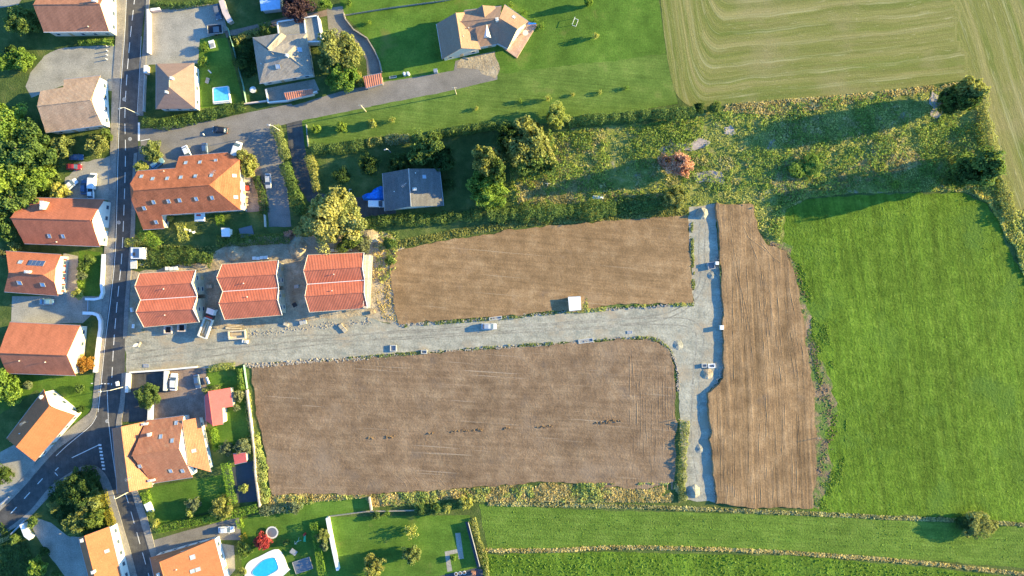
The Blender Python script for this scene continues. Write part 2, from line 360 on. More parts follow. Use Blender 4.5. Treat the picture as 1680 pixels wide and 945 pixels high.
# mown meadow: swaths follow the boundary, as the mower did
def mown_meadow():
    wobd = lambda x, y: 0.7*noise.noise(Vector((x*.05, y*.05, 3)))+0.4*noise.noise(Vector((x*.2, y*.2, 7)))
    bound = [(1078,-60),(1090,60),(1104,140),(1122,168),(1150,175),(1250,168),(1380,155),(1480,146),(1575,132),(1596,138),(1612,165),(1622,235),(1642,290),(1662,350),(1720,470)]
    outer = [(1900,470),(1900,-60)]
    B = [W(*p) for p in catmull(bound, 5)]
    poly = B + [W(*p) for p in outer]
    segs = [(B[i], B[i+1]) for i in range(len(B)-1)]
    cum = [0]
    for a, b in segs: cum.append(cum[-1] + (b-a).length)
    def ld(a, b, x, y):
        a, b = W(*a), W(*b); u = (b-a).normalized(); return (x-a.x)*(-u.y)+(y-a.y)*u.x, (x-a.x)*u.x+(y-a.y)*u.y
    def swath(x, y):
        px, py = x*PPM+840, 472.5-y*PPM
        ds, ts = ld((1150,178), (1575,131), x, y); dl, tl = ld((1116,168), (1084,-60), x, y); dl = -dl
        dl = dl*2.6-6; k = 12.0; h = max(0, k-abs(ds-dl))/k; d = min(ds, dl)-h*h*k*0.25
        tt = ts if ds < dl+4 else -tl
        sep = 1562 + (py/140.0)*26 + 6*math.sin(py*.08)
        if px > sep and ds > 5:
            dr, tr = ld((1592,120), (1700,420), x, y); return (dr+40+0.5*math.sin(tr*.1), tr+200)
        if ds <= 5 and px > 1585:
            dr, tr = ld((1600,150), (1690,420), x, y); return (dr+40, tr+200)
        return (d + wobd(x, y)*min(1, abs(d)/6), tt)
    step = 1.0
    xs = np.arange(38, 186, step); ys = np.arange(-2, 92, step)
    def inside(p):
        c = False; n = len(poly)
        for i in range(n):
            a, b = poly[i], poly[(i+1) % n]
            if (a.y > p[1]) != (b.y > p[1]) and p[0] < (b.x-a.x)*(p[1]-a.y)/(b.y-a.y) + a.x: c = not c
        return c
    A = np.array([[a.x, a.y] for a, b in segs]); D = np.array([[b.x-a.x, b.y-a.y] for a, b in segs]); L2 = (D**2).sum(1)
    vs = []; uv = []; idx = {}
    for i, x in enumerate(xs):
        for j, y in enumerate(ys):
            q = np.array([x, y]); t = np.clip(((q-A)*D).sum(1)/L2, 0, 1); pr = A + D*t[:, None]; dd = np.sqrt(((q-pr)**2).sum(1)); k = int(dd.argmin())
            if inside((x, y)):
                idx[(i, j)] = len(vs); vs.append((x, y, 0.03)); uv.append(swath(x, y))
            elif dd[k] < step*1.5:
                idx[(i, j)] = len(vs); p = pr[k]; vs.append((float(p[0]), float(p[1]), 0.03)); uv.append(swath(float(p[0]), float(p[1])))
    fs = []
    for (i, j) in list(idx):
        q = [(i, j), (i+1, j), (i+1, j+1), (i, j+1)]
        if all(k in idx for k in q): fs.append(tuple(idx[k] for k in q))
    me = bpy.data.meshes.new('mown_meadow'); me.from_pydata(vs, [], fs); me.update()
    ul = me.uv_layers.new(name='swath')
    for lp in me.loops: ul.data[lp.index].uv = uv[lp.vertex_index]
    m, t, b = new_mat('mown_meadow', 0.95, 0.1)
    u = N(t, 'ShaderNodeUVMap', uv_map='swath')
    def nz(sx, sy, sc, det, dist=0):
        mp = N(t, 'ShaderNodeMapping'); mp.inputs['Scale'].default_value = (sx, sy, 1); t.links.new(u.outputs[0], mp.inputs[0])
        n = N(t, 'ShaderNodeTexNoise'); n.inputs['Scale'].default_value = sc; n.inputs['Detail'].default_value = det; n.inputs['Roughness'].default_value = 0.6
        n.inputs['Distortion'].default_value = dist
        t.links.new(mp.outputs[0], n.inputs['Vector']); return n.outputs['Fac']
    c = ramp(t, nz(0.33, 0.012, 1, 3, 0.4), [(0.32, (0.13,0.16,0.036)), (0.5, (0.18,0.185,0.052)), (0.68, (0.26,0.235,0.09))])
    s2 = ramp(t, nz(1.4, 0.03, 1, 5, 0.3), [(0.3, gray(0.86)), (0.7, gray(1.14))])
    c = mix(t, c, s2, 1.0, 'MULTIPLY')
    wob = noise_node(t, 0.05, 4, 0.6)
    c = mix(t, c, (0.27,0.23,0.11), ramp(t, wob, [(0.5, gray(0)), (0.7, gray(0.7))]))
    f = noise_node(t, 2.5, 4, 0.7); c = mix(t, c, ramp(t, f, [(0.25, gray(0.8)), (0.75, gray(1.2))]), 1.0, 'MULTIPLY')
    sp = N(t, 'ShaderNodeSeparateXYZ'); t.links.new(u.outputs[0], sp.inputs[0])
    m1 = N(t, 'ShaderNodeMath', operation='MULTIPLY'); m1.inputs[1].default_value = 1/4.4; t.links.new(sp.outputs[0], m1.inputs[0])
    m2 = N(t, 'ShaderNodeMath', operation='FRACT'); t.links.new(m1.outputs[0], m2.inputs[0])
    ln = ramp(t, m2.outputs[0], [(0.0, gray(0)), (0.42, gray(0)), (0.5, gray(1)), (0.58, gray(0.15)), (0.66, gray(0.5)), (0.72, gray(0))])
    lm = mix(t, ln, ramp(t, nz(0.5, 0.06, 1, 4, 0.5), [(0.4, gray(0)), (0.62, gray(0.75))]), 1.0, 'MULTIPLY')
    c = mix(t, c, (0.36,0.34,0.17), lm)
    hay = nz(2.2, 0.25, 1, 4, 1.2); c = mix(t, c, (0.40,0.36,0.2), ramp(t, hay, [(0.60, gray(0)), (0.72, gray(0.5))]))
    t.links.new(c, b.inputs['Base Color'])
    bu = N(t, 'ShaderNodeBump'); bu.inputs['Strength'].default_value = 0.5; bu.inputs['Distance'].default_value = 0.12
    t.links.new(f, bu.inputs['Height'])
    b2 = N(t, 'ShaderNodeBump'); b2.inputs['Strength'].default_value = 0.5; b2.inputs['Distance'].default_value = 0.15
    t.links.new(hay, b2.inputs['Height']); t.links.new(bu.outputs[0], b2.inputs['Normal'])
    t.links.new(b2.outputs[0], b.inputs['Normal'])
    me.materials.append(m)
    o = bpy.data.objects.new('mown_meadow', me); col.objects.link(o); o['kind'] = 'structure'
mown_meadow()

M['weedy'] = ground_mat('weedy', [(0.13,0.17,0.035), (0.21,0.24,0.055), (0.32,0.30,0.11)], mid=0.5, fine=2.5, bump=0.9, bdist=0.3, bscale=1.8, var=0.3, patches=[((0.34,0.29,0.25), 0.16, 0.62, 0.72)])
sheet('rough_ground', [(842,338),(836,300),(836,232),(930,212),(1060,202),(1140,188),(1250,172),(1380,156),(1480,148),(1590,138),(1606,150),(1618,240),(1640,300),(1680,400),(1700,440),(1660,402),(1640,360),(1620,332),(1580,315),(1500,314),(1400,317),(1326,324),(1288,345),(1284,408),(1236,372),(1230,333),(1132,338),(1060,346),(1000,352),(900,352)], M['weedy'], 0.022, amp=0.5, seed=21)
for q in ([(1082,250),(1100,236),(1128,232),(1150,224),(1165,232),(1140,245),(1110,250),(1090,258)],[(1138,290),(1155,278),(1180,284),(1188,298),(1160,304),(1142,300)],[(1528,150),(1545,155),(1550,190),(1530,190)],[(1188,208),(1200,204),(1206,216),(1192,218)]):
    sheet('bare_patch', q, M['bare'], 0.16, amp=1.3, seed=5)
# construction earth, gravel road, ploughed plots
sheet('bare_earth', [(205,448),(270,440),(340,425),(380,398),(450,388),(560,385),(640,380),(660,400),(652,470),(660,535),(600,524),(400,548),(205,560)], M['tan_earth'], 0.020, amp=0.9, seed=11)
GR = [(205,553),(232,546),(300,541),(400,540),(480,527),(600,518),(640,532),(760,524),(920,514),(1060,503),(1138,499),(1131,420),(1131,340),(1172,334),(1180,430),(1188,560),(1188,615),(1163,640),(1166,720),(1175,825),(1124,820),(1117,740),(1111,600),(1099,572),(1075,553),(940,560),(800,570),(640,581),(520,591),(400,600),(205,612)]
sheet('gravel_road', GR, M['gravel'], 0.028, amp=0.45, seed=12)
sheet('ploughed_field', [(648,412),(700,400),(850,376),(960,366),(1128,352),(1132,420),(1137,497),(1000,499),(950,512),(925,508),(850,517),(700,527),(655,532),(645,490),(640,440)], M['soil'], 0.22, amp=0.5, skirt=1, seed=13, zf=lambda p: 0.22)
sheet('ploughed_field', [(413,604),(500,594),(640,584),(780,574),(930,563),(1060,555),(1095,572),(1107,600),(1109,700),(1107,790),(1060,803),(900,790),(760,800),(600,812),(500,808),(447,812),(430,720),(418,660)], M['soil_low'], 0.2, amp=0.6, skirt=1, seed=14, zf=lambda p: 0.2)
xw, xe = W(1162, 600).x, W(1375, 600).x
sheet('ploughed_field', [(1175,335),(1235,336),(1240,375),(1262,402),(1290,412),(1308,470),(1322,560),(1335,640),(1340,760),(1333,835),(1240,832),(1174,825),(1166,720),(1161,645),(1186,620),(1188,560),(1182,450)], M['soil_east'], 0.5, amp=0.5, skirt=1, seed=15, zf=lambda p: max(0.03, 0.8*(xe-p.x)/(xe-xw)))

# hard surfaces
sheet('driveway', [(72,92),(95,80),(130,76),(192,74),(192,150),(104,140),(52,160),(42,142),(50,120)], M['concrete'], 0.020, amp=0.15)
sheet('driveway', [(108,292),(130,268),(160,262),(192,254),(189,330),(110,330)], M['concrete'], 0.020, amp=0.5, seed=3)
sheet('driveway', [(20,486),(170,486),(166,514),(150,517),(136,530),(18,532)], M['concrete'], 0.020)
sheet('driveway', [(104,415),(128,420),(128,490),(95,490)], M['concrete'], 0.024)
sheet('driveway', [(241,14),(345,6),(362,8),(374,52),(328,64),(325,104),(245,106),(239,114)], M['concrete'], 0.020)
sheet('driveway', [(478,174),(560,150),(640,133),(752,115),(760,96),(812,84),(816,130),(735,150),(640,168),(560,185),(497,197)], M['asphalt_old'], 0.020, amp=0.12)
sheet('side_road', [(228,212),(330,201),(400,186),(478,170),(497,198),(440,210),(340,226),(232,246)], M['asphalt_old'], 0.024, amp=0.1)
sheet('parking_yard', [(228,240),(340,222),(440,206),(457,214),(466,262),(478,372),(441,372),(436,300),(424,262),(400,250),(300,262),(280,280),(222,292)], M['asphalt_old'], 0.020, amp=0.1)
sheet('driveway', [(470,203),(495,197),(500,240),(508,290),(520,315),(560,326),(645,318),(650,350),(590,358),(540,350),(505,330),(486,300),(474,245)], M['asphalt'], 0.030, amp=0.1)
sheet('driveway', [(536,14),(562,10),(566,30),(580,48),(602,64),(616,84),(624,104),(626,126),(603,128),(601,100),(592,80),(578,68),(540,62)], M['asphalt_old'], 0.026)
sheet('path', [(368,52),(420,40),(470,28),(560,12),(562,22),(470,38),(420,50),(372,62)], M['red_gravel'], 0.022, amp=0.2)
sheet('driveway', [(205,612),(272,607),(270,642),(250,648),(240,692),(200,692)], M['asphalt'], 0.024)
sheet('driveway', [(272,607),(338,600),(340,700),(300,700),(245,690),(248,648),(270,642)], M['red_gravel'], 0.020)
sheet('driveway', [(246,888),(300,872),(392,848),(396,886),(352,886),(252,920)], M['asphalt_old'], 0.022)
sheet('driveway', [(0,742),(26,728),(60,756),(30,800),(0,828)], M['concrete'], 0.020)
sheet('driveway', [(48,856),(62,850),(84,858),(112,880),(140,882),(150,960),(118,960),(76,905),(60,880)], M['concrete'], 0.020, amp=0.1)
sheet('driveway', [(-40,-20),(48,-20),(30,8),(-40,20)], M['concrete'], 0.020)
sheet('terrace', [(436,145),(516,130),(524,148),(470,166),(440,168)], M['concrete'], 0.030)
sheet('terrace', [(747,100),(812,84),(814,110),(745,116)], M['asphalt_old'], 0.028, amp=0.2)
sheet('terrace', [(366,772),(425,752),(428,822),(380,826)], M['dark_slab'], 0.022)
sheet('terrace', [(352,890),(384,895),(386,935),(372,950),(360,950)], M['concrete'], 0.03)
sheet('terrace', [(400,255),(432,262),(436,345),(404,348)], M['red_gravel'], 0.018, amp=0.2)
sheet('paving', [(746.7,874.6),(755.3,874),(761,916.5),(752.4,917.4)], M['concrete'], 0.022)
sheet('paving', [(729.6,905),(751.4,900.5),(752,907),(737.5,910),(742,936.5),(734,938)], M['concrete'], 0.026)
sheet('path', [(763,856),(768,856),(788,930),(783,932)], M['dark_slab'], 0.022)
sheet('terrace', [(716,946),(780,932),(792,934),(794,960),(710,960)], M['dark_slab'], 0.022)

sheet('bare_patch', [(756,98),(812,84),(818,112),(812,128),(790,122),(772,112),(750,112)], M['tan_earth'], 0.034, amp=0.7)
# lawns of the gardens
sheet('lawn', [(244,800),(368,778),(382,828),(255,862)], M['lawn'], 0.012)
sheet('lawn', [(397,852),(500,822),(606,816),(606,836),(545,848),(770,845),(790,960),(396,960)], M['lawn'], 0.012)
sheet('lawn', [(325,66),(372,62),(400,168),(330,178)], M['lawn'], 0.012)
sheet('lawn', [(340,600),(398,602),(412,740),(350,742)], M['lawn'], 0.012)
sheet('lawn', [(0,616),(152,616),(156,660),(130,700),(60,640),(0,680)], M['lawn'], 0.012, amp=0.3)
sheet('lawn', [(130,410),(166,414),(166,486),(128,488)], M['lawn'], 0.012)
sheet('lawn', [(505,250),(640,238),(700,235),(720,290),(640,318),(560,324),(520,312),(510,280)], M['rough_grass'], 0.014)

# pavement (raised kerb) and main road
def ribbon(name, pxl, pxr, mat, z, skirt=0.0, amp=0):
    return sheet(name, pxl + pxr[::-1], mat, z, amp=amp, skirt=1 if skirt else 0, zf=(lambda p: z))
Lc = catmull([(207,-20),(203,60),(196,150),(192,250),(188,400),(181,480),(171,560),(163,640),(159,676),(150,694),(133,709),(108,727),(89,742),(62,772),(38,800),(0,838),(-20,856)], 4)
Lo = catmull([(192,-20),(190,60),(184,150),(181,250),(178,330),(172,400),(168,480),(163,560),(154,640),(150,672),(138,684),(122,697),(100,716),(80,738),(52,766),(30,792),(-10,830),(-30,846)], 4)
ribbon('pavement', Lo, Lc, M['pavement'], 0.13, 1)
Rc = catmull([(241,-20),(236,60),(230,120),(226,190)], 4)
Ro = catmull([(247,-20),(242,60),(239,115),(235,190)], 4)
ribbon('pavement', Rc, Ro, M['pavement'], 0.13, 1)
Rc2 = catmull([(220,252),(217,300),(215,372),(210,440),(205,500),(202,556)], 4)
Ro2 = catmull([(226,250),(222,300),(222,372),(216,440),(212,500),(209,553)], 4)
ribbon('pavement', Rc2, Ro2, M['pavement'], 0.13, 1)
Rc3 = catmull([(200,612),(197,660),(190,704),(199,760),(216,808),(232,860),(250,920),(262,970)], 4)
Ro3 = catmull([(208,611),(205,660),(200,700),(212,760),(226,806),(242,850),(258,912),(272,970)], 4)
ribbon('pavement', Rc3, Ro3, M['pavement'], 0.13, 1)
isl_in = catmull([(0,876),(46,841),(82,799),(114,776),(133,766),(152,763),(168,772),(181,793),(191,825),(203,866),(216,910),(229,960)], 4)
isl_out = catmull([(-10,884),(40,856),(74,822),(108,790),(134,778),(150,775),(162,785),(171,806),(182,840),(192,872),(204,912),(216,960)], 4)
ribbon('pavement', isl_out, isl_in, M['pavement'], 0.13, 1)
road = [(205,-30),(243,-30),(232,60),(231,120),(227,190),(227,250),(222,300),(219,372),(214,440),(208,500),(205,556),(205,612),(200,660),(200,700),(206,760),(222,808),(240,860),(256,920),(270,975),(222,975),(204,910),(192,866),(184,825),(176,793),(164,772),(152,766),(133,768),(114,778),(82,803),(46,845),(-30,905),(-30,860),(38,800),(89,742),(133,709),(150,694),(159,676),(163,640),(171,560),(181,480),(188,400),(192,250),(196,150),(203,60)]
sheet('road', road, M['asphalt'], 0.036)

def strip(mb, pts, w, z, dash=None):
    P = [W(*p) for p in pts]
    if dash is None:
        for a, b in zip(P, P[1:]):
            d = (b-a); n = Vector((-d.y, d.x, 0)).normalized()*w/2
            mb.face([(q.x, q.y, z) for q in (a-n, b-n, b+n, a+n)])
        return
    on, off = dash; pos = 0.0
    for a, b in zip(P, P[1:]):
        L = (b-a).length; u = (b-a)/L; n = Vector((-u.y, u.x, 0))*w/2; s = 0.0
        while s < L:
            ph = (pos+s) % (on+off); rem = (on-ph) if ph < on else (on+off-ph)
            e = min(L, s+rem)
            if ph < on: mb.face([(q.x, q.y, z) for q in (a+u*s-n, a+u*e-n, a+u*e+n, a+u*s+n)])
            s = e + 1e-4
        pos += L
mk = MB()
strip(mk, catmull([(222,-10),(214,60),(208,130),(205,190),(206,250),(204,330),(200,420),(193,490),(187,560),(183,632)], 5), 0.18, 0.046, (3.0, 1.6))
strip(mk, catmull([(208,-10),(204.5,60),(198,150),(194,250),(190,400),(183,480),(173,560),(165,640),(161,676)], 5), 0.14, 0.046)
strip(mk, [(176,640),(178,690),(184,740),(192,796)], 0.14, 0.046)
strip(mk, catmull([(205,806),(218,850),(232,900),(246,950)], 5), 0.16, 0.046, (3.5, 2.5))
strip(mk, catmull([(159,682),(150,697),(133,712),(110,731),(92,748)], 5), 0.14, 0.046)
strip(mk, [(118,751),(163,729.5)], 0.2, 0.046)
strip(mk, [(18,842),(70,785)], 0.2, 0.046, (2.4, 3.2))
strip(mk, [(96,767),(89,774),(98,784)], 0.2, 0.046, (1.2, 0.8))
for i in range(8):
    p = W(164+i*0.9, 730+i*5.6); mk.box((p.x, p.y, 0.044), (0.85, 0.5, 0.008), rz=-0.1)
for i in range(6):
    p = W(151+i*5.4, 629+i*0.1); mk.box((p.x, p.y, 0.049), (0.55, 0.25, 0.008))
strip(mk, [(228,201),(228,231)], 0.55, 0.046)
strip(mk, [(231,231),(246,228)], 0.18, 0.046)
strip(mk, catmull([(232,60),(229,120),(225,190)],4), 0.1, 0.046)
strip(mk, catmull([(228,812),(240,850),(252,905)],4), 0.12, 0.046)
tag(mk.build('road_marking', M['white_line']), kind='structure')

# raised ruts and furrow crests left by the machines
def ridges(lines, wid, hgt, z, mat):
    m = MB()
    for pts in lines:
        P = [W(*p) for p in catmull(pts, 8)]; q = []; s0 = random.random()*50
        for i, p in enumerate(P):
            d = (P[min(i+1, len(P)-1)]-P[max(i-1, 0)]); n_ = Vector((-d.y, d.x, 0)).normalized()
            k = max(0.05, 0.65+0.9*noise.noise(Vector((p.x*.35, p.y*.35, s0)))); n2 = n_*noise.noise(Vector((p.x*.2, p.y*.2, s0+9)))*0.25
            zz = z(p) if callable(z) else z
            q.append((p+n2-n_*wid*k/2+Vector((0,0,zz-.02)), p+n2+Vector((0,0,zz+hgt*k)), p+n2+n_*wid*k/2+Vector((0,0,zz-.02))))
        for a, b in zip(q, q[1:]): m.face([a[0], b[0], b[1], a[1]]); m.face([a[1], b[1], b[2], a[2]])
    tag(m.build('furrows', mat), kind='structure')
random.seed(3)
L = []
for x in np.arange(1034, 1104, 5.2): 
    y0 = 570+max(0, (x-1085))*1.2+random.uniform(0, 60); L.append([(x+random.uniform(-2,2), y0), (x+random.uniform(-2,2), (y0+790)/2), (x+random.uniform(-2,2), 792-random.uniform(0,70))])
ridges(L, 0.42, 0.045, 0.2, M['soil_low'])
L = []
for x in np.arange(615, 760, 9): L.append([(x+random.uniform(-4,4), 800-random.uniform(0,6)), (x-7, 790), (x-12-random.uniform(0,12), 784-random.uniform(0,14))])
for x in np.arange(1030, 1104, 8): L.append([(x, 803), (x+random.uniform(-2,2), 780)])
ridges(L, 0.45, 0.035, 0.2, M['soil_low'])
L = []
zE = lambda p: max(0.03, 0.8*(xe-p.x)/(xe-xw))
for k in range(62):
    f_ = random.random(); y0 = random.choice([random.uniform(350, 560), random.uniform(650, 780)]); y1 = min(825 if y0 > 640 else 625, y0+random.uniform(40, 200))
    X = lambda y: (1184+f_*48) if y < 400 else ((1196 if y < 630 else 1176)+f_*(88+min(50,(y-400)*.2)))
    L.append([(X(y0)+random.uniform(-1,1), y0), (X(y1)*.5+X(y0)*.5, (y0+y1)/2), (X(y1)+random.uniform(-1,1), y1)])
ridges(L, 0.42, 0.05, zE, M['soil_east'])
L = []
for k in range(16):
    x0 = random.uniform(655, 1000); y0 = 405+random.random()*105; ln_ = random.uniform(40, 120)
    L.append([(x0, y0), (x0+ln_/2, y0-2.2), (x0+ln_, y0-5.5)])
for x in np.arange(1000, 1060, 6): L.append([(x, 480), (x+1, 462)])
L = [l for l in L if all(655 < a < 1125 and 400 < b < 500-(a-655)*.03 for a, b in l)]
ridges(L, 0.3, 0.03, 0.22, M['soil'])

# wheel tracks pressed into the gravel
M['track'] = ground_mat('track', [(0.22,0.205,0.165), (0.295,0.275,0.22), (0.38,0.35,0.285)], mid=0.6, fine=2.2, bump=0.4, bdist=0.1, bscale=1.8, var=0.2)
def track(pts, off, wid, seed):
    P = [W(*p) for p in catmull(pts, 10)]; a, b = [], []
    for i, p in enumerate(P):
        d = (P[min(i+1, len(P)-1)]-P[max(i-1, 0)]); n_ = Vector((-d.y, d.x, 0)).normalized(); w_ = wid*(0.6+0.9*abs(noise.noise(Vector((p.x*.3, p.y*.3, seed)))))
        c = p + n_*(off+0.5*noise.noise(Vector((p.x*.07, p.y*.07, seed))))
        a.append(c+n_*w_/2); b.append(c-n_*w_/2)
    Q = a + b[::-1]; sheet('wheel_track', [(q.x*PPM+840, 472.5-q.y*PPM) for q in Q], M['track'], 0.0335+seed*0.0012, amp=0.08, step=0.8, fr=0.9)
T1 = [(215,585),(330,570),(480,556),(640,552),(800,543),(960,534),(1080,527),(1145,540),(1142,620),(1142,720),(1150,790)]
T2 = [(225,592),(340,580),(500,563),(660,548),(820,538),(980,531),(1100,515),(1150,470),(1150,410),(1153,365)]
for k, (T_, o_) in enumerate([(T1,-.9),(T1,.9),(T2,-.85),(T2,.85)]): track(T_, o_, 0.5, k+1)
# ------------------------------------------------------------------ buildings
def tri_z(tris, x, y):
    best = None
    for a, b, c in tris:
        d = (b.y-c.y)*(a.x-c.x) + (c.x-b.x)*(a.y-c.y)
        if abs(d) < 1e-9: continue
        l1 = ((b.y-c.y)*(x-c.x) + (c.x-b.x)*(y-c.y))/d; l2 = ((c.y-a.y)*(x-c.x) + (a.x-c.x)*(y-c.y))/d; l3 = 1-l1-l2
        if min(l1, l2, l3) >= -0.02:
            z = l1*a.z + l2*b.z + l3*c.z
            if best is None or z > best: best = z
    return best

class Block:
    """one roof block: faces (world), outline (eave corners), ridge"""
    def __init__(s, faces, outline, ridge): 
        s.faces = faces; s.outline = outline; s.ridge = ridge
        s.tris = [(f[0], f[i], f[i+1]) for f in faces for i in range(1, len(f)-1)]

def gable(r1, r2, zr, e1, e2, ze, f1=None, f2=None, zf=None, hip=(0, 0), half=(0, 0), depth=1.6):
    A, B = W(*r1, zr), W(*r2, zr); E1, E2 = W(*e1, ze), W(*e2, ze); zf = ze if zf is None else zf
    u = (B-A).normalized()
    def mirror(p):
        d = p-A; par = u*d.dot(u); q = A + par - (d-par); q.z = zf; return q
    F1 = W(*f1, zf) if f1 else mirror(E1); F2 = W(*f2, zf) if f2 else mirror(E2)
    sa, sb, extra = [], [], []
    sa = [E1]; sb = [F1]
    if half[0]:
        k = half[0]; H1 = A.lerp(E1, k); H2 = A.lerp(F1, k); A2 = A + u*depth
        sa += [H1, A2]; sb += [H2, A2]; extra.append([H1, A2, H2])
    elif hip[0]: sa += [A]; sb += [A]; extra.append([E1, A, F1])
    else: sa += [A]; sb += [A]
    if half[1]:
        k = half[1]; H1 = B.lerp(E2, k); H2 = B.lerp(F2, k); B2 = B - u*depth
        sa += [B2, H1]; sb += [B2, H2]; extra.append([H1, B2, H2])
    elif hip[1]: sa += [B]; sb += [B]; extra.append([E2, B, F2])
    else: sa += [B]; sb += [B]
    sa.append(E2); sb.append(F2)
    ra = A + u*depth if half[0] else A; rb = B - u*depth if half[1] else B
    return Block([sa, sb] + extra, [E1, E2, F2, F1], [(ra, rb)])

def mono(p1, p2, zhi, p3, p4, zlo):
    a, b, c, d = W(*p1, zhi), W(*p2, zhi), W(*p3, zlo), W(*p4, zlo)
    return Block([[a, b, c, d]], [a, b, c, d], [])

def up(f):
    n = Vector((0, 0, 0))
    for i in range(len(f)): a, b = f[i], f[(i+1) % len(f)]; n += Vector(((a.y-b.y)*(a.z+b.z), (a.z-b.z)*(a.x+b.x), (a.x-b.x)*(a.y+b.y)))
    return f if n.z > 0 else f[::-1]
def fnormal(f):
    f = up(f); n = Vector((0, 0, 0))
    for i in range(len(f)): a, b = f[i], f[(i+1) % len(f)]; n += Vector(((a.y-b.y)*(a.z+b.z), (a.z-b.z)*(a.x+b.x), (a.x-b.x)*(a.y+b.y)))
    return n.normalized()

def ray_roof(blocks, px, py):
    z = 5.0; blk = None
    for _ in range(14):
        p = W(px, py, z); bz = None
        for b in blocks:
            t = tri_z(b.tris, p.x, p.y)
            if t is not None and (bz is None or t > bz): bz = t; blk = b
        if bz is None: return None
        z = bz
    p = W(px, py, z)
    for f in blk.faces:
        tr = [(f[0], f[i], f[i+1]) for i in range(1, len(f)-1)]
        t = tri_z(tr, p.x, p.y)
        if t is not None and abs(t-z) < 0.08: return p, fnormal(f), blk
    return p, Vector((0, 0, 1)), blk

def frame_on(n):
    """matrix whose z is n, y up the slope"""
    z = n.normalized(); x = Vector((0, 0, 1)).cross(z)
    if x.length < 1e-3: x = Vector((1, 0, 0))
    x.normalize(); y = z.cross(x)
    return Matrix((x, y, z)).transposed()

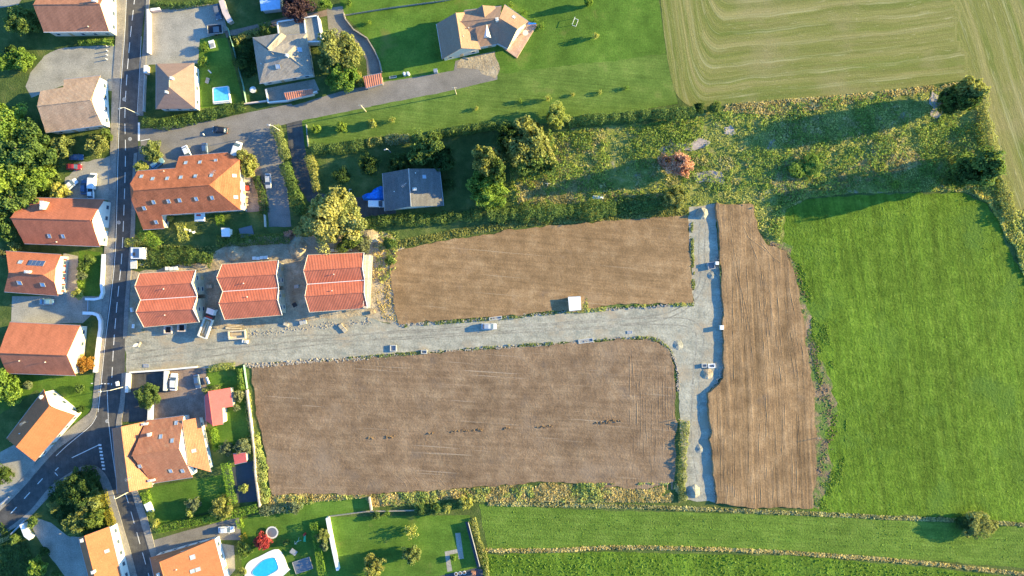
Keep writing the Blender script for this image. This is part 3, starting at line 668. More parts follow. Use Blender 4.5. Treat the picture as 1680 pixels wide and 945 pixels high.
def house(name, label, cat, blocks, roofm, wallm, sky_=(), chim=(), vents=(), solar=(), group=None, inset=0.45, win=True, ridge_c=None, gutter=None, thick=0.16, shutters=None, winrows=None, antenna=()):
    allp = [p for b in blocks for p in b.outline]
    cx = sum(p.x for p in allp)/len(allp); cy = sum(p.y for p in allp)/len(allp)
    o0 = Vector((cx, cy, 0)); root = tag(empty(name, o0), label, cat, group)
    rm = MB(); 
    for b in blocks:
        for f in b.faces:
            f = [p - o0 for p in up(f)]
            lo = [p - Vector((0, 0, thick)) for p in f]
            rm.face(f); rm.face(lo[::-1])
            for i in range(len(f)): rm.face([f[i], lo[i], lo[(i+1) % len(f)], f[(i+1) % len(f)]])
    rm.build('roof', roofm, root)
    wm = MB(); wins = []
    for bi, b in enumerate(blocks):
        c = sum(b.outline, Vector())/len(b.outline); ol = []
        O = b.outline; n = len(O)
        ar = sum(O[i].x*O[(i+1) % n].y - O[(i+1) % n].x*O[i].y for i in range(n))
        if ar < 0: O = O[::-1]
        for i in range(n):
            a, p, q = O[i-1], O[i], O[(i+1) % n]
            d1 = Vector((p.x-a.x, p.y-a.y, 0)).normalized(); d2 = Vector((q.x-p.x, q.y-p.y, 0)).normalized()
            n1 = Vector((-d1.y, d1.x, 0)); n2 = Vector((-d2.y, d2.x, 0)); bis = (n1+n2)
            bis = bis/max(0.3, bis.dot(n1)); ol.append(Vector((p.x, p.y, 0)) + bis*(inset + bi*0.013))
        for i in range(n):
            p, q = ol[i], ol[(i+1) % n]; L = (q-p).length; K = max(2, int(L/0.6)); prev = None
            prof = []
            for k in range(K+1):
                s = p.lerp(q, k/K); z = tri_z(b.tris, s.x, s.y); prof.append((s, (z if z is not None else 3) - thick*0.9))
            for (s1, z1), (s2, z2) in zip(prof, prof[1:]):
                wm.face([s1-o0, s2-o0, Vector((s2.x, s2.y, z2))-o0, Vector((s1.x, s1.y, z1))-o0])
            if win and L > 2.2:
                d = (q-p)/L; nn = Vector((d.y, -d.x, 0)); zt = min(prof[0][1], prof[-1][1])
                if nn.x*(-p.x) + nn.y*(-p.y) > -200:    # every side gets openings
                    rows = [0.95] + ([3.5] if zt > 4.7 else []) if winrows is None else winrows
                    cnt = max(1, int(L/3.0))
                    if nn.x*cx + nn.y*cy > 0 and not shutters: cnt = max(1, cnt//2)
                    for r_ in rows:
                        for k in range(cnt):
                            s = p + d*(L*(k+0.5)/cnt); inner = False
                            for b2 in blocks:
                                if b2 is not b:
                                    t = tri_z(b2.tris, s.x+nn.x*0.6, s.y+nn.y*0.6)
                                    if t is not None: inner = True
                            if not inner and r_ + 1.3 < zt + 0.1: wins.append((s + nn*0.02, d, nn, r_, k))
    wall = wm.build('wall', wallm, root)
    for j, (s, d, nn, z0, k) in enumerate(wins):
        door = (z0 < 1.5 and k == 1 and j % 3 == 1)
        ww, hh = (0.95, 2.05) if door else (1.1, 1.25)
        zc = (hh/2 + 0.03) if door else z0 + hh/2
        c = s - o0 + Vector((0, 0, zc)); ang = math.atan2(d.y, d.x)
        if door:
            f = MB(); f.box(c, (ww, 0.08, hh), rz=ang); dr = f.build('door', M['wood'], root)
            h = MB(); h.box(c + d*0.35 + nn*0.07, (0.05, 0.08, 0.14), rz=ang); h.build('handle', M['steel'], dr)
        else:
            f = MB()
            for dz in (-1, 1): f.box(c + Vector((0, 0, dz*hh/2)), (ww+0.16, 0.14, 0.09), rz=ang)
            for dx in (-1, 1): f.box(c + d*dx*ww/2, (0.09, 0.13, hh-0.09), rz=ang)
            wf = f.build('window', M['offwhite'], wall)
            g_ = MB(); g_.box(c, (ww-0.09, 0.05, hh-0.09), rz=ang); g_.build('pane', M['glass'], wf)
            if shutters:
                for dx in (-1, 1):
                    h = MB(); h.box(c + d*dx*(ww/2+0.34) + nn*0.06, (0.5, 0.05, hh), rz=ang); h.build('shutter', shutters, wf)
    rc = MB()
    for b in blocks:
        for (a, c2) in b.ridge:
            a, c2 = a-o0, c2-o0
            rc.tube(a + Vector((0, 0, 0.03)), c2 + Vector((0, 0, 0.03)), 0.13, n=6)
    if rc.v: rc.build('ridge_cap', ridge_c or roofm, root)
    for b in blocks:
        O = b.outline; nO = len(O)
        c = sum(O, Vector())/nO
        for i in range(nO):
            p, q = O[i], O[(i+1) % nO]
            if abs(p.z-q.z) < 0.02 and (not b.ridge or abs((q-p).normalized().dot((b.ridge[0][1]-b.ridge[0][0]).normalized())) > 0.8):
                out = Vector(((p+q)/2 - c)); out.z = 0; out.normalize()
                gt = MB(); gt.tube(p-o0+out*0.06-Vector((0, 0, 0.06)), q-o0+out*0.06-Vector((0, 0, 0.06)), 0.075, n=6); gt.build('gutter', gutter or M['steel'], root)
    for i, sk in enumerate(sky_):
        r = ray_roof(blocks, sk[0], sk[1])
        if not r: continue
        p, nr, _ = r; F = frame_on(nr); wdt, hgt = (sk[2], sk[3]) if len(sk) > 3 else (0.85, 1.15)
        m = MB()
        for x, y, sx, sy in ((-wdt/2, 0, 0.1, hgt+0.1), (wdt/2, 0, 0.1, hgt+0.1), (0, -hgt/2, wdt-0.1, 0.1), (0, hgt/2, wdt-0.1, 0.1)):
            m.box(p-o0+F@Vector((x, y, 0.04)), (sx, sy, 0.14), M=F)
        fr = m.build('skylight', M['grey'], root)
        m = MB(); m.box(p-o0+F@Vector((0, 0, 0.045)), (wdt-0.1, hgt-0.1, 0.06), M=F); m.build('pane', M['roof_glass'], fr)
    for i, ch in enumerate(chim):
        r = ray_roof(blocks, ch[0], ch[1])
        if not r: continue
        p, nr, _ = r; sx, sy, hh = ch[2] if len(ch) > 2 else (0.6, 0.8, 1.1); ma = ch[3] if len(ch) > 3 else M['wall_pink']
        b0 = blocks[0]; ang = 0
        if b0.ridge: dd = b0.ridge[0][1]-b0.ridge[0][0]; ang = math.atan2(dd.y, dd.x)
        m = MB(); m.box(p-o0+Vector((0, 0, hh/2-0.4)), (sx, sy, hh+0.8), rz=ang); c_ = m.build('chimney', ma, root)
        m = MB(); m.box(p-o0+Vector((0, 0, hh+0.06)), (sx+0.18, sy+0.18, 0.11), rz=ang)
        m.tube(p-o0+Vector((0, 0, hh+0.1)), p-o0+Vector((0, 0, hh+0.42)), 0.13, 0.1); m.build('cap', M['offwhite'], c_)
    for v in vents:
        r = ray_roof(blocks, *v[:2])
        if not r: continue
        p = r[0]-o0; m = MB(); m.tube(p-Vector((0, 0, 0.1)), p+Vector((0, 0, 0.35)), 0.09, 0.09); m.tube(p+Vector((0, 0, 0.35)), p+Vector((0, 0, 0.47)), 0.17, 0.12); m.build('vent_pipe', M['offwhite'], root)
    for a_ in antenna:
        r = ray_roof(blocks, *a_[:2])
        if not r: continue
        p = r[0]-o0; m = MB(); t_ = p+Vector((0, 0, 2.2)); m.tube(p-Vector((0,0,0.1)), t_, 0.035)
        ang = 0.6; d = Vector((math.cos(ang), math.sin(ang), 0)); q = Vector((-d.y, d.x, 0))
        m.tube(t_-d*0.9-Vector((0,0,.1)), t_+d*0.9-Vector((0,0,.1)), 0.03)
        for k in range(6): s = t_+d*(-0.8+k*0.32)-Vector((0,0,.1)); m.tube(s-q*(0.5-k*0.05), s+q*(0.5-k*0.05), 0.018)
        m.build('antenna', M['steel'], root)
    for s_ in solar:
        r = ray_roof(blocks, s_[0], s_[1])
        if not r: continue
        p, nr, _ = r; F = frame_on(nr); k = s_[2]
        for i in range(k):
            x = (i-(k-1)/2)*1.12
            m = MB(); m.box(p-o0+F@Vector((x, 0, 0.10)), (1.04, 1.75, 0.1), M=F); pn = m.build('solar_panel', M['steel'], root)
            m = MB(); m.box(p-o0+F@Vector((x, 0, 0.155)), (0.96, 1.66, 0.03), M=F); m.build('pane', M['solar'], pn)
    return root

RM = {}
RM['mauve'] = roof_mat('roof_mauve', (0.370,0.166,0.100), 1, stain=0.3)
RM['tan'] = roof_mat('roof_tan', (0.44,0.29,0.19), 7, stain=0.5, lich=(0.48,0.36,0.25))
RM['salmon'] = roof_mat('roof_salmon', (0.420,0.138,0.076), -1, var=0.2)
RM['salmon2'] = roof_mat('roof_salmon_b', (0.430,0.147,0.080), -3, var=0.2)
RM['orange'] = roof_mat('roof_orange', (0.450,0.156,0.068), 50, var=0.10)
RM['orange2'] = roof_mat('roof_orange_b', (0.410,0.156,0.072), -75, var=0.12)
RM['old'] = roof_mat('roof_old', (0.400,0.133,0.064), 5, var=0.28, stain=0.5)
RM['old2'] = roof_mat('roof_old_b', (0.420,0.175,0.095), 8, var=0.2, stain=0.4, lich=(0.46,0.25,0.14))
RM['new'] = roof_mat('roof_new', (0.520,0.155,0.088), 4.5, var=0.2, tile=0.42, tilebump=0.7)
RM['brown'] = roof_mat('roof_brown', (0.30,0.20,0.155), 90, var=0.12, tile=0.3)
RM['greyr'] = roof_mat('roof_grey', (0.33,0.285,0.235), 7, var=0.2, stain=0.5)
RM['brown2'] = roof_mat('roof_brown_b', (0.34,0.215,0.145), 8, var=0.1)
RM['slate'] = roof_mat('roof_slate', (0.150,0.145,0.140), 0, var=0.25, stain=0.6)
RM['pink'] = roof_mat('roof_pink', (0.60,0.13,0.12), -80, var=0.08, stain=0.1)
RM['canopy'] = roof_mat('roof_canopy', (0.5,0.2,0.13), 7, var=0.2, tile=0.6, tilebump=1)

house('house', 'house with a mauve brown roof cut by the top edge, beside the main road', 'house',
      [gable((54.3,7.6), (164,6.7), 8, (71.5,52.4), (179,51.5), 4.5)], RM['mauve'], M['wall_cream'], chim=[(158,3,(0.9,0.7,1.2))], vents=[(145.5,44)], gutter=M['white'])
A = dict(z=8)
r1, r2 = W(61,174,8), W(148.6,164,8)
b2 = Block([[W(75,217.6,4.5), r1, r2, W(167.7,205.2,4.5)], [W(65.7,149.6,5.6), r1, r2, W(164.8,123.9,4.0), W(104.8,130.5,4.0), W(104,143,5.4)]],
           [W(75,217.6,4.5), W(167.7,205.2,4.5), W(164.8,123.9,4.0), W(104.8,130.5,4.0), W(104,143,5.4), W(65.7,149.6,5.6)], [(r1, r2)])
house('house', 'house with a weathered tan tiled roof stepping out on its upper right side', 'house', [b2], RM['tan'], M['wall_white'], chim=[(66,174,(0.8,0.8,1.3),M['wall_pink'])], antenna=[(63,168)])
house('house', 'large house with a two tone salmon and plum roof, below the parked white pickup', 'house',
      [gable((17,357.6), (148.6,361.4), 8, (40,399.6), (163.9,404.3), 4, f1=(39,324), f2=(171.5,327), zf=4)], RM['salmon'], M['wall_white'], chim=[(76,338,(0.8,2.2,1.9),M['wall_pink'])], sky_=[(81,387),(103.5,387.5)], vents=[(93.7,397)])
house('house', 'house with four solar panels on its half hipped orange roof', 'house',
      [gable((14.3,447), (86,452), 8, (6.7,478.6), (95.3,485.3), 4, f1=(9.5,412), f2=(100,417.7), half=(0, 0.34), depth=2.4)], RM['salmon2'], M['wall_cream'],
      sky_=[(33.5,430,1.1,1.1),(32,464,1.2,1.2),(70,467,1.2,1.2)], solar=[(60,432,4)], chim=[(48,446,(1.3,0.6,0.9),M['wall_white']),(18,441,(0.7,0.5,0.7),M['wall_white'])], shutters=M['red_paint'])
house('house', 'plain salmon roofed house with two small vents, left of the long curved white wall', 'house',
      [gable((-3,579), (109.6,583), 8.5, (11.4,612.4), (124,616), 4, f1=(16,528.6), f2=(131.5,534))], RM['salmon2'], M['wall_cream'], vents=[(32.4,592),(75,594)])
house('house', 'house turned diagonally beside the road junction with a bright orange roof slope', 'house',
      [gable((81,666.7), (26.7,733.4), 7.5, (123,681), (57,757), 4)], RM['orange'], M['wall_white'], chim=[(70,651,(0.7,0.7,0.8),M['wall_white'])], vents=[(33,711)], antenna=[(46,692)])
house('house', 'orange roofed house on the bottom edge between the garden and the main road', 'house',
      [gable((139,879), (160,962), 7.5, (179,864), (203,962), 4.5, f1=(128.5,883), f2=(150,965), zf=5.2)], RM['orange2'], M['wall_white'], sky_=[(175.5,904),(200,921)], chim=[(137,885,(0.8,0.6,0.9),M['wall_white']),(155,937,(0.7,0.6,0.9),M['wall_white'])])

# the long apartment house by the main road
z = 10.5
R1, R2 = W(219.5,312.5,z), W(343.9,303.4,z)
H1, H2 = W(213.3,301.5,8.9), W(215.2,328,8.6)
NW, SW = W(225.7,280.5,6.0), W(235,376.7,2.9)
J1, J2, NE0, NE, SE = W(287.7,275.8,6.0), W(293.4,256.7,3.2), W(373.4,250,3.2), W(393,262,5.0), W(394.4,344.4,5.4)
S1, S2 = W(264.8,352.9,5.4), W(269.5,374.8,2.9)
b8 = Block([[NW, H1, R1, R2, NE, NE0, J2, J1], [R1, H2, SW, S2, S1, SE, R2], [H1, H2, R1], [R2, SE, NE]], [NW, H1, H2, SW, S2, S1, SE, NE, NE0, J2, J1], [(R1, R2)])
b8.tris = [(R1,H1,NW),(R1,NW,J1),(R1,J1,R2),(J1,J2,R2),(J2,NE0,R2),(NE0,NE,R2),(R1,H2,SW),(R1,SW,S2),(R1,S2,S1),(R1,S1,R2),(S1,SE,R2),(H1,H2,R1),(R2,SE,NE)]
u8 = lambda x, y: (200+x/5.248, 170+y/5.248)
house('apartment_house', 'long apartment house with rows of skylights on its old orange roof', 'apartment house', [b8], RM['old'], M['wall_cream'],
      sky_=[u8(*p) for p in [(550,510),(672,505),(808,495),(168,628),(135,700),(265,648),(390,645),(508,635),(632,625),(770,618),(968,620),(980,805),(273,848),(192,900),(402,840),(497,832),(640,820),(776,810)]]+[(256.2,364.3)],
      vents=[u8(365,582)], antenna=[u8(812,600)], inset=0.4)

# three new terraces under construction, each with a double ridge
def twin(label, ul, ur, a1, a2, v1, v2, c1, c2, l1, l2, ze=5.6, zr=8.0, **k):
    A1, A2, V1, V2, C1, C2 = W(*a1, zr), W(*a2, zr), W(*v1, ze+.6), W(*v2, ze+.6), W(*c1, zr-.1), W(*c2, zr-.1)
    UL, UR, L1, L2 = W(*ul, ze), W(*ur, ze), W(*l1, ze-.3), W(*l2, ze-.3)
    B1 = Block([[UL, A1, A2, UR], [A1, V1, V2, A2]], [V1, V2, UR, UL], [(A1, A2)])
    B2 = Block([[V1, C1, C2, V2], [C1, L1, L2, C2]], [L1, L2, V2, V1], [(C1, C2)])
    r = house('row_house', label, 'house', [B1, B2], RM['new'], M['wall_raw'], group='new red roofed houses under construction', inset=0.55, gutter=M['wood_pale'], **k)
    o0 = r.location
    m = MB(); m.box((V1+V2)/2-o0+Vector((0,0,0.05)), ((V2-V1).length, 0.16, 0.08), rz=math.atan2((V2-V1).y, (V2-V1).x)); m.build('valley_gutter', M['white'], r)
    for s in (0, 1):
        m = MB()
        P = [UR, A2, V2, C2, L2] if s else [UL, A1, V1, C1, L1]
        for p, q in zip(P, P[1:]): m.tube(p-o0+Vector((0, 0, 0.02)), q-o0+Vector((0, 0, 0.02)), 0.085, n=5)
        m.build('verge_board', M['white'] if s else M['wall_pink'], r)
    return r
t1 = twin('westernmost new red double ridged house, next to the main road', (228.6,449), (321.4,443.4), (221,470), (314.3,464.3), (230.5,492.3), (323.9,486.2), (222.9,511.9), (316.6,507.2), (236,536.7), (327.3,528.1), vents=[(269,474),(271,517)])
t2 = twin('middle new red double ridged house with the tipper truck at its lower left corner', (363.9,433.9), (457,427.2), (355.3,455.8), (453.3,450), (365.4,478.2), (457.2,472), (359,497.6), (455.3,491), (368.6,524.3), (462.9,516.7), vents=[(400,465),(406,487)])
t3 = twin('new red double ridged house with scaffolding on its right wall, nearest the ploughed field', (504.8,418.6), (597.2,414.8), (498,444.3), (594.4,438), (503.8,466.3), (598.2,459.6), (500,486.2), (597.2,479.5), (507.7,512), (603,505.3), vents=[(548,450),(545,477)])

house('house', 'square house with a brown pyramid roof beside the wide concrete forecourt', 'house',
      [gable((277.7,127.7), (277.7,143), 7.3, (318,103), (320,178), 4, f1=(256.2,104.8), f2=(256,179), hip=(1,1))], RM['brown'], M['wall_white'], chim=[(283.5,129.5,(0.6,0.6,1.0),M['wall_white']),(275,152,(0.5,0.5,0.9),M['wall_white'])], ridge_c=M['stone'])
hb = gable((440,83), (469.5,88.6), 7, (425.7,137), (513.4,122), 3.6, f1=(414.3,62), f2=(503,55), hip=(1,1))
hn = Block([[W(414.3,62,3.75), W(462,54,4.9), W(439,79,7.1)], [W(462,54,4.9), W(470,59,3.75), W(448,89,6.95), W(439,79,7.1)]], [W(414.3,62,3.75), W(470,59,3.75), W(462,54,4.9)], [(W(462,54,4.9), W(439,79,7.1))])
house('house', 'house with a speckled grey hipped roof and a flat roofed annex', 'house', [hb, hn], RM['greyr'], M['wall_cream'],
      sky_=[(461,75.5,1.2,1.2),(491.5,81.5,1.3,1.3),(456,109,1.2,1.2)], chim=[(472,92,(0.6,0.6,0.9),M['wall_white'])], vents=[(429,105)], ridge_c=M['stone'])
# flat annex of that house
fa = tag(empty('annex', W(490,50)), 'flat roofed white garage annex above the speckled grey house', 'annex')
o0 = fa.location; P = [W(455,36,3.2), W(521,25.7,3.2), W(528,68,3.2), W(459,70,3.2)]
m = MB(); lo = [Vector((p.x, p.y, 0)) for p in P]
for i in range(4): m.face([lo[i]-o0, P[i]-o0, P[(i+1)%4]-o0, lo[(i+1)%4]-o0])
m.build('wall', M['wall_white'], fa)
m = MB(); m.face([p-o0-Vector((0,0,0.25)) for p in P]); m.build('roof', M['concrete'], fa)
m = MB()
for i in range(4):
    p, q = P[i], P[(i+1)%4]; m.box((p+q)/2-o0, ((q-p).length+0.3, 0.32, 0.32), rz=math.atan2((q-p).y, (q-p).x))
p, q = W(499,29.5,3.2), W(503,68,3.2); m.box((p+q)/2-o0+Vector((0,0,-.03)), ((q-p).length-0.4, 0.3, 0.32), rz=math.atan2((q-p).y, (q-p).x))
m.build('parapet', M['white'], fa)

bl = [gable((747.7,21), (757,79), 6.6, (716,39), (725.7,97), 3.0, f1=(766,20), f2=(788.6,81), zf=3.6),
      gable((750,36), (820,29), 5.9, (771,80), (816,72), 3.0, f1=(762,17), f2=(823,10), zf=3.4),
      gable((819,29.5), (848.6,47.6), 6.0, (806,66), (833.4,79.5), 3.0, f1=(827.7,7.6), f2=(866.7,35.2), zf=3.2),
      gable((791.5,8.6), (796,30), 5.4, (774,20), (772,38), 3.3, f1=(812,10), f2=(813,28), zf=3.8)]
hv = house('villa', 'isolated villa of angled wings under brown and peach roofs in the big lawn', 'villa', bl, RM['brown2'], M['wall_cream'], chim=[(815.5,34,(0.7,0.7,1.1),M['offwhite'])], sky_=[(843,28,0.9,1.1)], vents=[(760,60),(769,46)])
o0 = hv.location; r = ray_roof(bl, 799, 55); 
if r:
    p = r[0]-o0; m = MB(); m.add([p+Vector((-0.9,-1.2,0.1)), p+Vector((1.1,-1.2,0.1)), p+Vector((0,-1.2,1.5)), p+Vector((0,2.0,1.5))], [(0,1,2),(1,3,2),(0,2,3)]); m.build('dormer', M['wall_white'], hv)
tc_ = MB(); tp = [W(866.7,35.5,0.3), W(881,41,0.3), W(848,95.5,0.3), W(828.6,82,0.3)]
sheet('terrace', [(850,38),(868,35.5),(881,41),(848,95.5),(826,80)], M['terrace_pink'], 0.25, skirt=1, zf=lambda p: 0.25)
house('bungalow', 'dark slate roofed bungalow shaded by tall trees, with a blue tarpaulin at its side', 'bungalow',
      [gable((670.5,276.7), (674.3,338.6), 6.2, (721,276.7), (727.7,337.7), 3.4, f1=(627.6,284.3), f2=(631.4,346.3), zf=3.4)], RM['slate'], M['wall_cream'], sky_=[(696,290,1,1)], chim=[(681,311,(0.6,0.9,1.0),M['wall_pink'])], vents=[(647,314.5),(682,284)], antenna=[(665,305)], ridge_c=M['steel'])

f = lambda x, y: (200+x/5.248, 600+y/5.248)
bw = gable((199,700), (212.5,807), 8.6, (184,703), (192.5,810), 5.0, f1=(236,692), f2=(250,799), zf=4.4)
bm_ = gable((216,747.7), (293.4,736), 8.6, (250,793), (316,783), 4.2, f1=(240,690), f2=(301,682), zf=4.2)
be = mono((299,690), (309,764), 5.3, (346,774.4), (327,684.8), 3.0)
be2 = mono((309,764), (299,784), 5.2, (346,774.6), (309,764.2), 3.0)
house('farmhouse', 'large farmhouse complex with crossing orange roofs and many skylights, right of the junction', 'farmhouse', [bw, bm_, be], RM['old2'], M['wall_white'],
      sky_=[f(468,492),f(335,610),f(433,645),f(155,865),f(420,905),f(523,905),f(620,732)], chim=[(*f(247,588),(0.8,0.7,1.0),M['wall_pink']),(239,695,(0.5,1.5,0.7),M['wall_white']),(250,787,(0.5,1.6,0.8),M['wall_white'])], antenna=[(217,782)])
house('house', 'broad house with a peach roof on the bottom edge, right of the main road', 'house',
      [gable((262,922), (281,990), 8, (351.5,884), (375,972), 3.9, f1=(245.7,915), f2=(262,990), zf=4.6, hip=(1,0))], RM['orange2'], M['wall_white'], chim=[(262,941,(0.7,0.7,0.8),M['wall_white'])],
      sky_=[(316,914,1.2,1.3),(325,934,1,1.2),(316,937,1.0,1.2)], vents=[(290,934)])
sh = gable((342,642), (349.6,699), 4.6, (378,636), (382.5,667), 2.6, f1=(335,650), f2=(338,688), zf=3.0)
sR1, sR2 = W(342,642,4.6), W(349.6,699,4.6)
shb = Block([[sR1, sR2, W(365.8,696,3.6), W(364.8,669.5,3.6), W(382,666.7,2.7), W(378,636,2.7)], [sR1, sR2, W(338,690,3.2), W(335.5,650,3.2)]],
            [sR2, W(365.8,696,3.6), W(364.8,669.5,3.6), W(382,666.7,2.7), W(378,636,2.7), sR1, W(335.5,650,3.2), W(338,690,3.2)], [(sR1, sR2)])
shb.tris = [(sR1,W(378,636,2.7),W(382,666.7,2.7)),(sR1,W(382,666.7,2.7),W(364.8,669.5,3.6)),(sR1,W(364.8,669.5,3.6),sR2),(sR2,W(364.8,669.5,3.6),W(365.8,696,3.6)),(sR1,sR2,W(338,690,3.2)),(sR1,W(338,690,3.2),W(335.5,650,3.2))]
house('outbuilding', 'outbuilding with a plain pink metal roof of stepped outline', 'outbuilding', [shb], RM['pink'], M['wall_cream'], inset=0.3, win=False)
house('shed', 'small shed with a little pink roof under the garden trees', 'shed', [mono((382.4,744.8), (403,743), 2.6, (404.8,757.5), (385,762), 2.2)], RM['pink'], M['wall_cream'], inset=0.2, win=False)
house('canopy', 'long narrow red tiled porch canopy in front of the speckled grey house', 'canopy', [mono((465.7,152.4), (512.4,145.8), 3.0, (513.5,154.5), (470.5,164), 2.4)], RM['canopy'], M['wall_cream'], inset=0.25, win=False)
house('gate_canopy', 'red tiled gateway canopy across the curved driveway', 'gate canopy', [mono((596,125.8), (625.8,120), 3.3, (628,137), (600,144.8), 2.7)], RM['canopy'], M['stone'], inset=0.3, win=False)
house('garage', 'garage with a pale blue flat roof cut by the top edge', 'garage', [mono((424,-20), (459,-24), 3.0, (460,14), (428,17.5), 2.8)], plain('roof_blue', (0.36,0.52,0.72), 0.5), M['wall_grey'], inset=0.25, win=False)
house('garden_shed', 'small white flat roofed garden shed on the shaded lawn', 'shed', [mono((362.7,374), (376.5,374.5), 2.3, (377,388), (363.5,388), 2.1)], M['white'], M['wall_white'], inset=0.15, win=False)
house('transformer_cabin', 'white transformer cabin in its own notch of the ploughed field', 'utility cabin', [mono((932,487.5), (952.5,486.5), 1.5, (953.5,508), (934,510), 1.4)], M['white'], M['wall_white'], inset=0.12, win=False)
# ------------------------------------------------------------------ vegetation
rng = np.random.default_rng(7)
random.seed(5)

def leaf_mesh(name, P, Nn, size, aspect=1.0, up_bias=0.0, jit=0.7):
    """many leaf-clump faces: P (n,3) centres, Nn (n,3) outward directions, size scalar or (n,)"""
    n = len(P); P = np.asarray(P, float)
    r = rng.normal(size=(n, 3)); nn = np.asarray(Nn, float) + r*jit; nn[:, 2] += up_bias
    nn /= np.linalg.norm(nn, axis=1)[:, None] + 1e-9
    a = rng.normal(size=(n, 3)); u = np.cross(nn, a); u /= np.linalg.norm(u, axis=1)[:, None] + 1e-9; v = np.cross(nn, u)
    s = (np.full(n, size) if np.isscalar(size) else size)*(0.6 + 0.8*rng.random(n))
    s = s[:, None]/2
    q = np.stack([P - u*s*aspect - v*s*0.3, P + u*s*0.2 - v*s, P + u*s*aspect + v*s*0.35, P - u*s*0.25 + v*s], 1)
    q = q.reshape(-1, 3)
    me = bpy.data.meshes.new(name)
    me.vertices.add(4*n); me.vertices.foreach_set('co', q.ravel())
    me.loops.add(4*n); me.loops.foreach_set('vertex_index', np.arange(4*n, dtype=np.int32))
    me.polygons.add(n); me.polygons.foreach_set('loop_start', np.arange(0, 4*n, 4, dtype=np.int32))
    me.update(calc_edges=True); me.validate()
    return me

def crown_points(n, kind):
    """unit crown: x,y in -1..1, z in 0..1 (lobed)"""
    lobes = []
    K = {'round': 30, 'tall': 34, 'cone': 40, 'spread': 36, 'bush': 14}[kind]
    for i in range(K):
        t = rng.random()*2*math.pi; h = (i+0.5)/K
        if kind == 'cone': rad = (1-h)*0.72; lr = 0.16+0.22*(1-h); z = 0.08+h*0.88
        elif kind == 'tall': rad = 0.62*math.sin(math.pi*(0.12+0.80*h)); lr = 0.16+0.18*rng.random(); z = 0.1+h*0.78
        elif kind == 'spread': rad = 0.72*math.sqrt(rng.random()); lr = 0.13+0.18*rng.random(); z = 0.34+0.42*(1-rad)+0.12*rng.random()
        elif kind == 'bush': rad = 0.55*math.sqrt(rng.random()); lr = 0.22+0.24*rng.random(); z = 0.35+0.35*(1-rad)*rng.random()+.1
        else: rad = 0.66*math.sqrt(1-(2*h-1)**2*0.9); lr = 0.15+0.2*rng.random(); z = 0.18+h*0.66
        rad *= 0.65+0.55*rng.random()
        lobes.append((rad*math.cos(t), rad*math.sin(t), z, lr))
    if kind != 'spread' : lobes.append((0, 0, 0.5, 0.5 if kind != 'cone' else 0.3))
    P = []; Q = []
    L = np.array(lobes); wt = L[:, 3]**2; wt /= wt.sum()
    zs = 0.62 if kind in ('tall', 'cone') else 1.0
    k = rng.choice(len(L), n, p=wt); d = rng.normal(size=(n, 3)); d /= np.linalg.norm(d, axis=1)[:, None]
    rr = L[k, 3]*np.where(rng.random(n) < 0.75, 0.86+0.2*rng.random(n), 0.4+0.5*rng.random(n))
    P = L[k, :3] + d*rr[:, None]*np.array([1, 1, 0.75*zs if kind != 'cone' else 0.35])
    sd_ = rng.random()*50; keep = []
    for i in range(n):
        p = Vector(P[i]); q = Vector((p.x*1.3, p.y*1.3, p.z*1.3+sd_)); s_ = 1 + 0.42*noise.noise(q) + 0.16*noise.noise(q*3.3)
        g = noise.noise(Vector((p.x*3.1, p.y*3.1, p.z*3.1+sd_*2)))
        P[i] = (p.x*s_, p.y*s_, p.z*(0.5+0.5*s_)); keep.append(g > -0.28)
    keep = np.array(keep); return P[keep], d[keep]

CROWN = {}
def crown_mesh(kind, cls, i):
    key = (kind, cls, i)
    if key not in CROWN:
        n, s = {'big': (13000, 0.068), 'mid': (6500, 0.085), 'small': (2000, 0.145), 'wispy': (420, 0.15)}[cls]
        P, d = crown_points(n, kind)
        CROWN[key] = leaf_mesh('crown', P, d*0.9, s, jit=0.55)
    return CROWN[key]
TRUNK = {}
def trunk_mesh(i):
    if i not in TRUNK:
        random.seed(40+i); m = MB(); m.tube((0, 0, -0.02), (0.02, 0.01, 0.5), 0.05, 0.035, 8); m.tube((0.02, 0.01, 0.5), (0.0, 0.03, 0.85), 0.035, 0.012, 6)
        for k in range(5):
            a = k*1.26+random.random(); z0 = 0.3+0.1*k
            m.tube((0.015, 0.01, z0), (0.3*math.cos(a), 0.3*math.sin(a), z0+0.2), 0.02, 0.006, 5)
        me = bpy.data.meshes.new('trunk'); me.from_pydata(m.v, [], m.f); me.update(); me.materials.append(M['bark']); TRUNK[i] = me
    return TRUNK[i]

tcount = [0]
def tree(px, py, rpx, h, label, mat='leaf_green', kind='round', cls=None, name='tree', cat='tree', group=None, base=0.12, sy=1.0):
    """px,py,rpx as seen in the photo; the crown is placed at its true height"""
    zc = h*0.6; p = W(px, py, zc); r = rpx/PPM*(1-zc/H)
    i = tcount[0]; tcount[0] += 1
    root = tag(empty(name, Vector((p.x, p.y, 0)), rz=i*1.9), label, cat, group)
    cls = cls or ('big' if r > 3.0 else 'mid' if r > 1.6 else 'small')
    c = bpy.data.objects.new('crown', crown_mesh(kind, cls, i % 3)); col.objects.link(c); c.parent = root
    if not c.data.materials: c.data.materials.append(LM[mat])
    c.material_slots[0].link = 'OBJECT'; c.material_slots[0].material = LM[mat]
    zb = h*base; c.location = (0, 0, zb*0.6); c.scale = (r*1.2, r*1.2*sy, (h-zb*0.6)*1.0)
    t = bpy.data.objects.new('trunk', trunk_mesh(i % 3)); col.objects.link(t); t.parent = root
    ts = min(h, r*3.2); t.scale = (ts*0.8, ts*0.8, h*0.95)
    return root

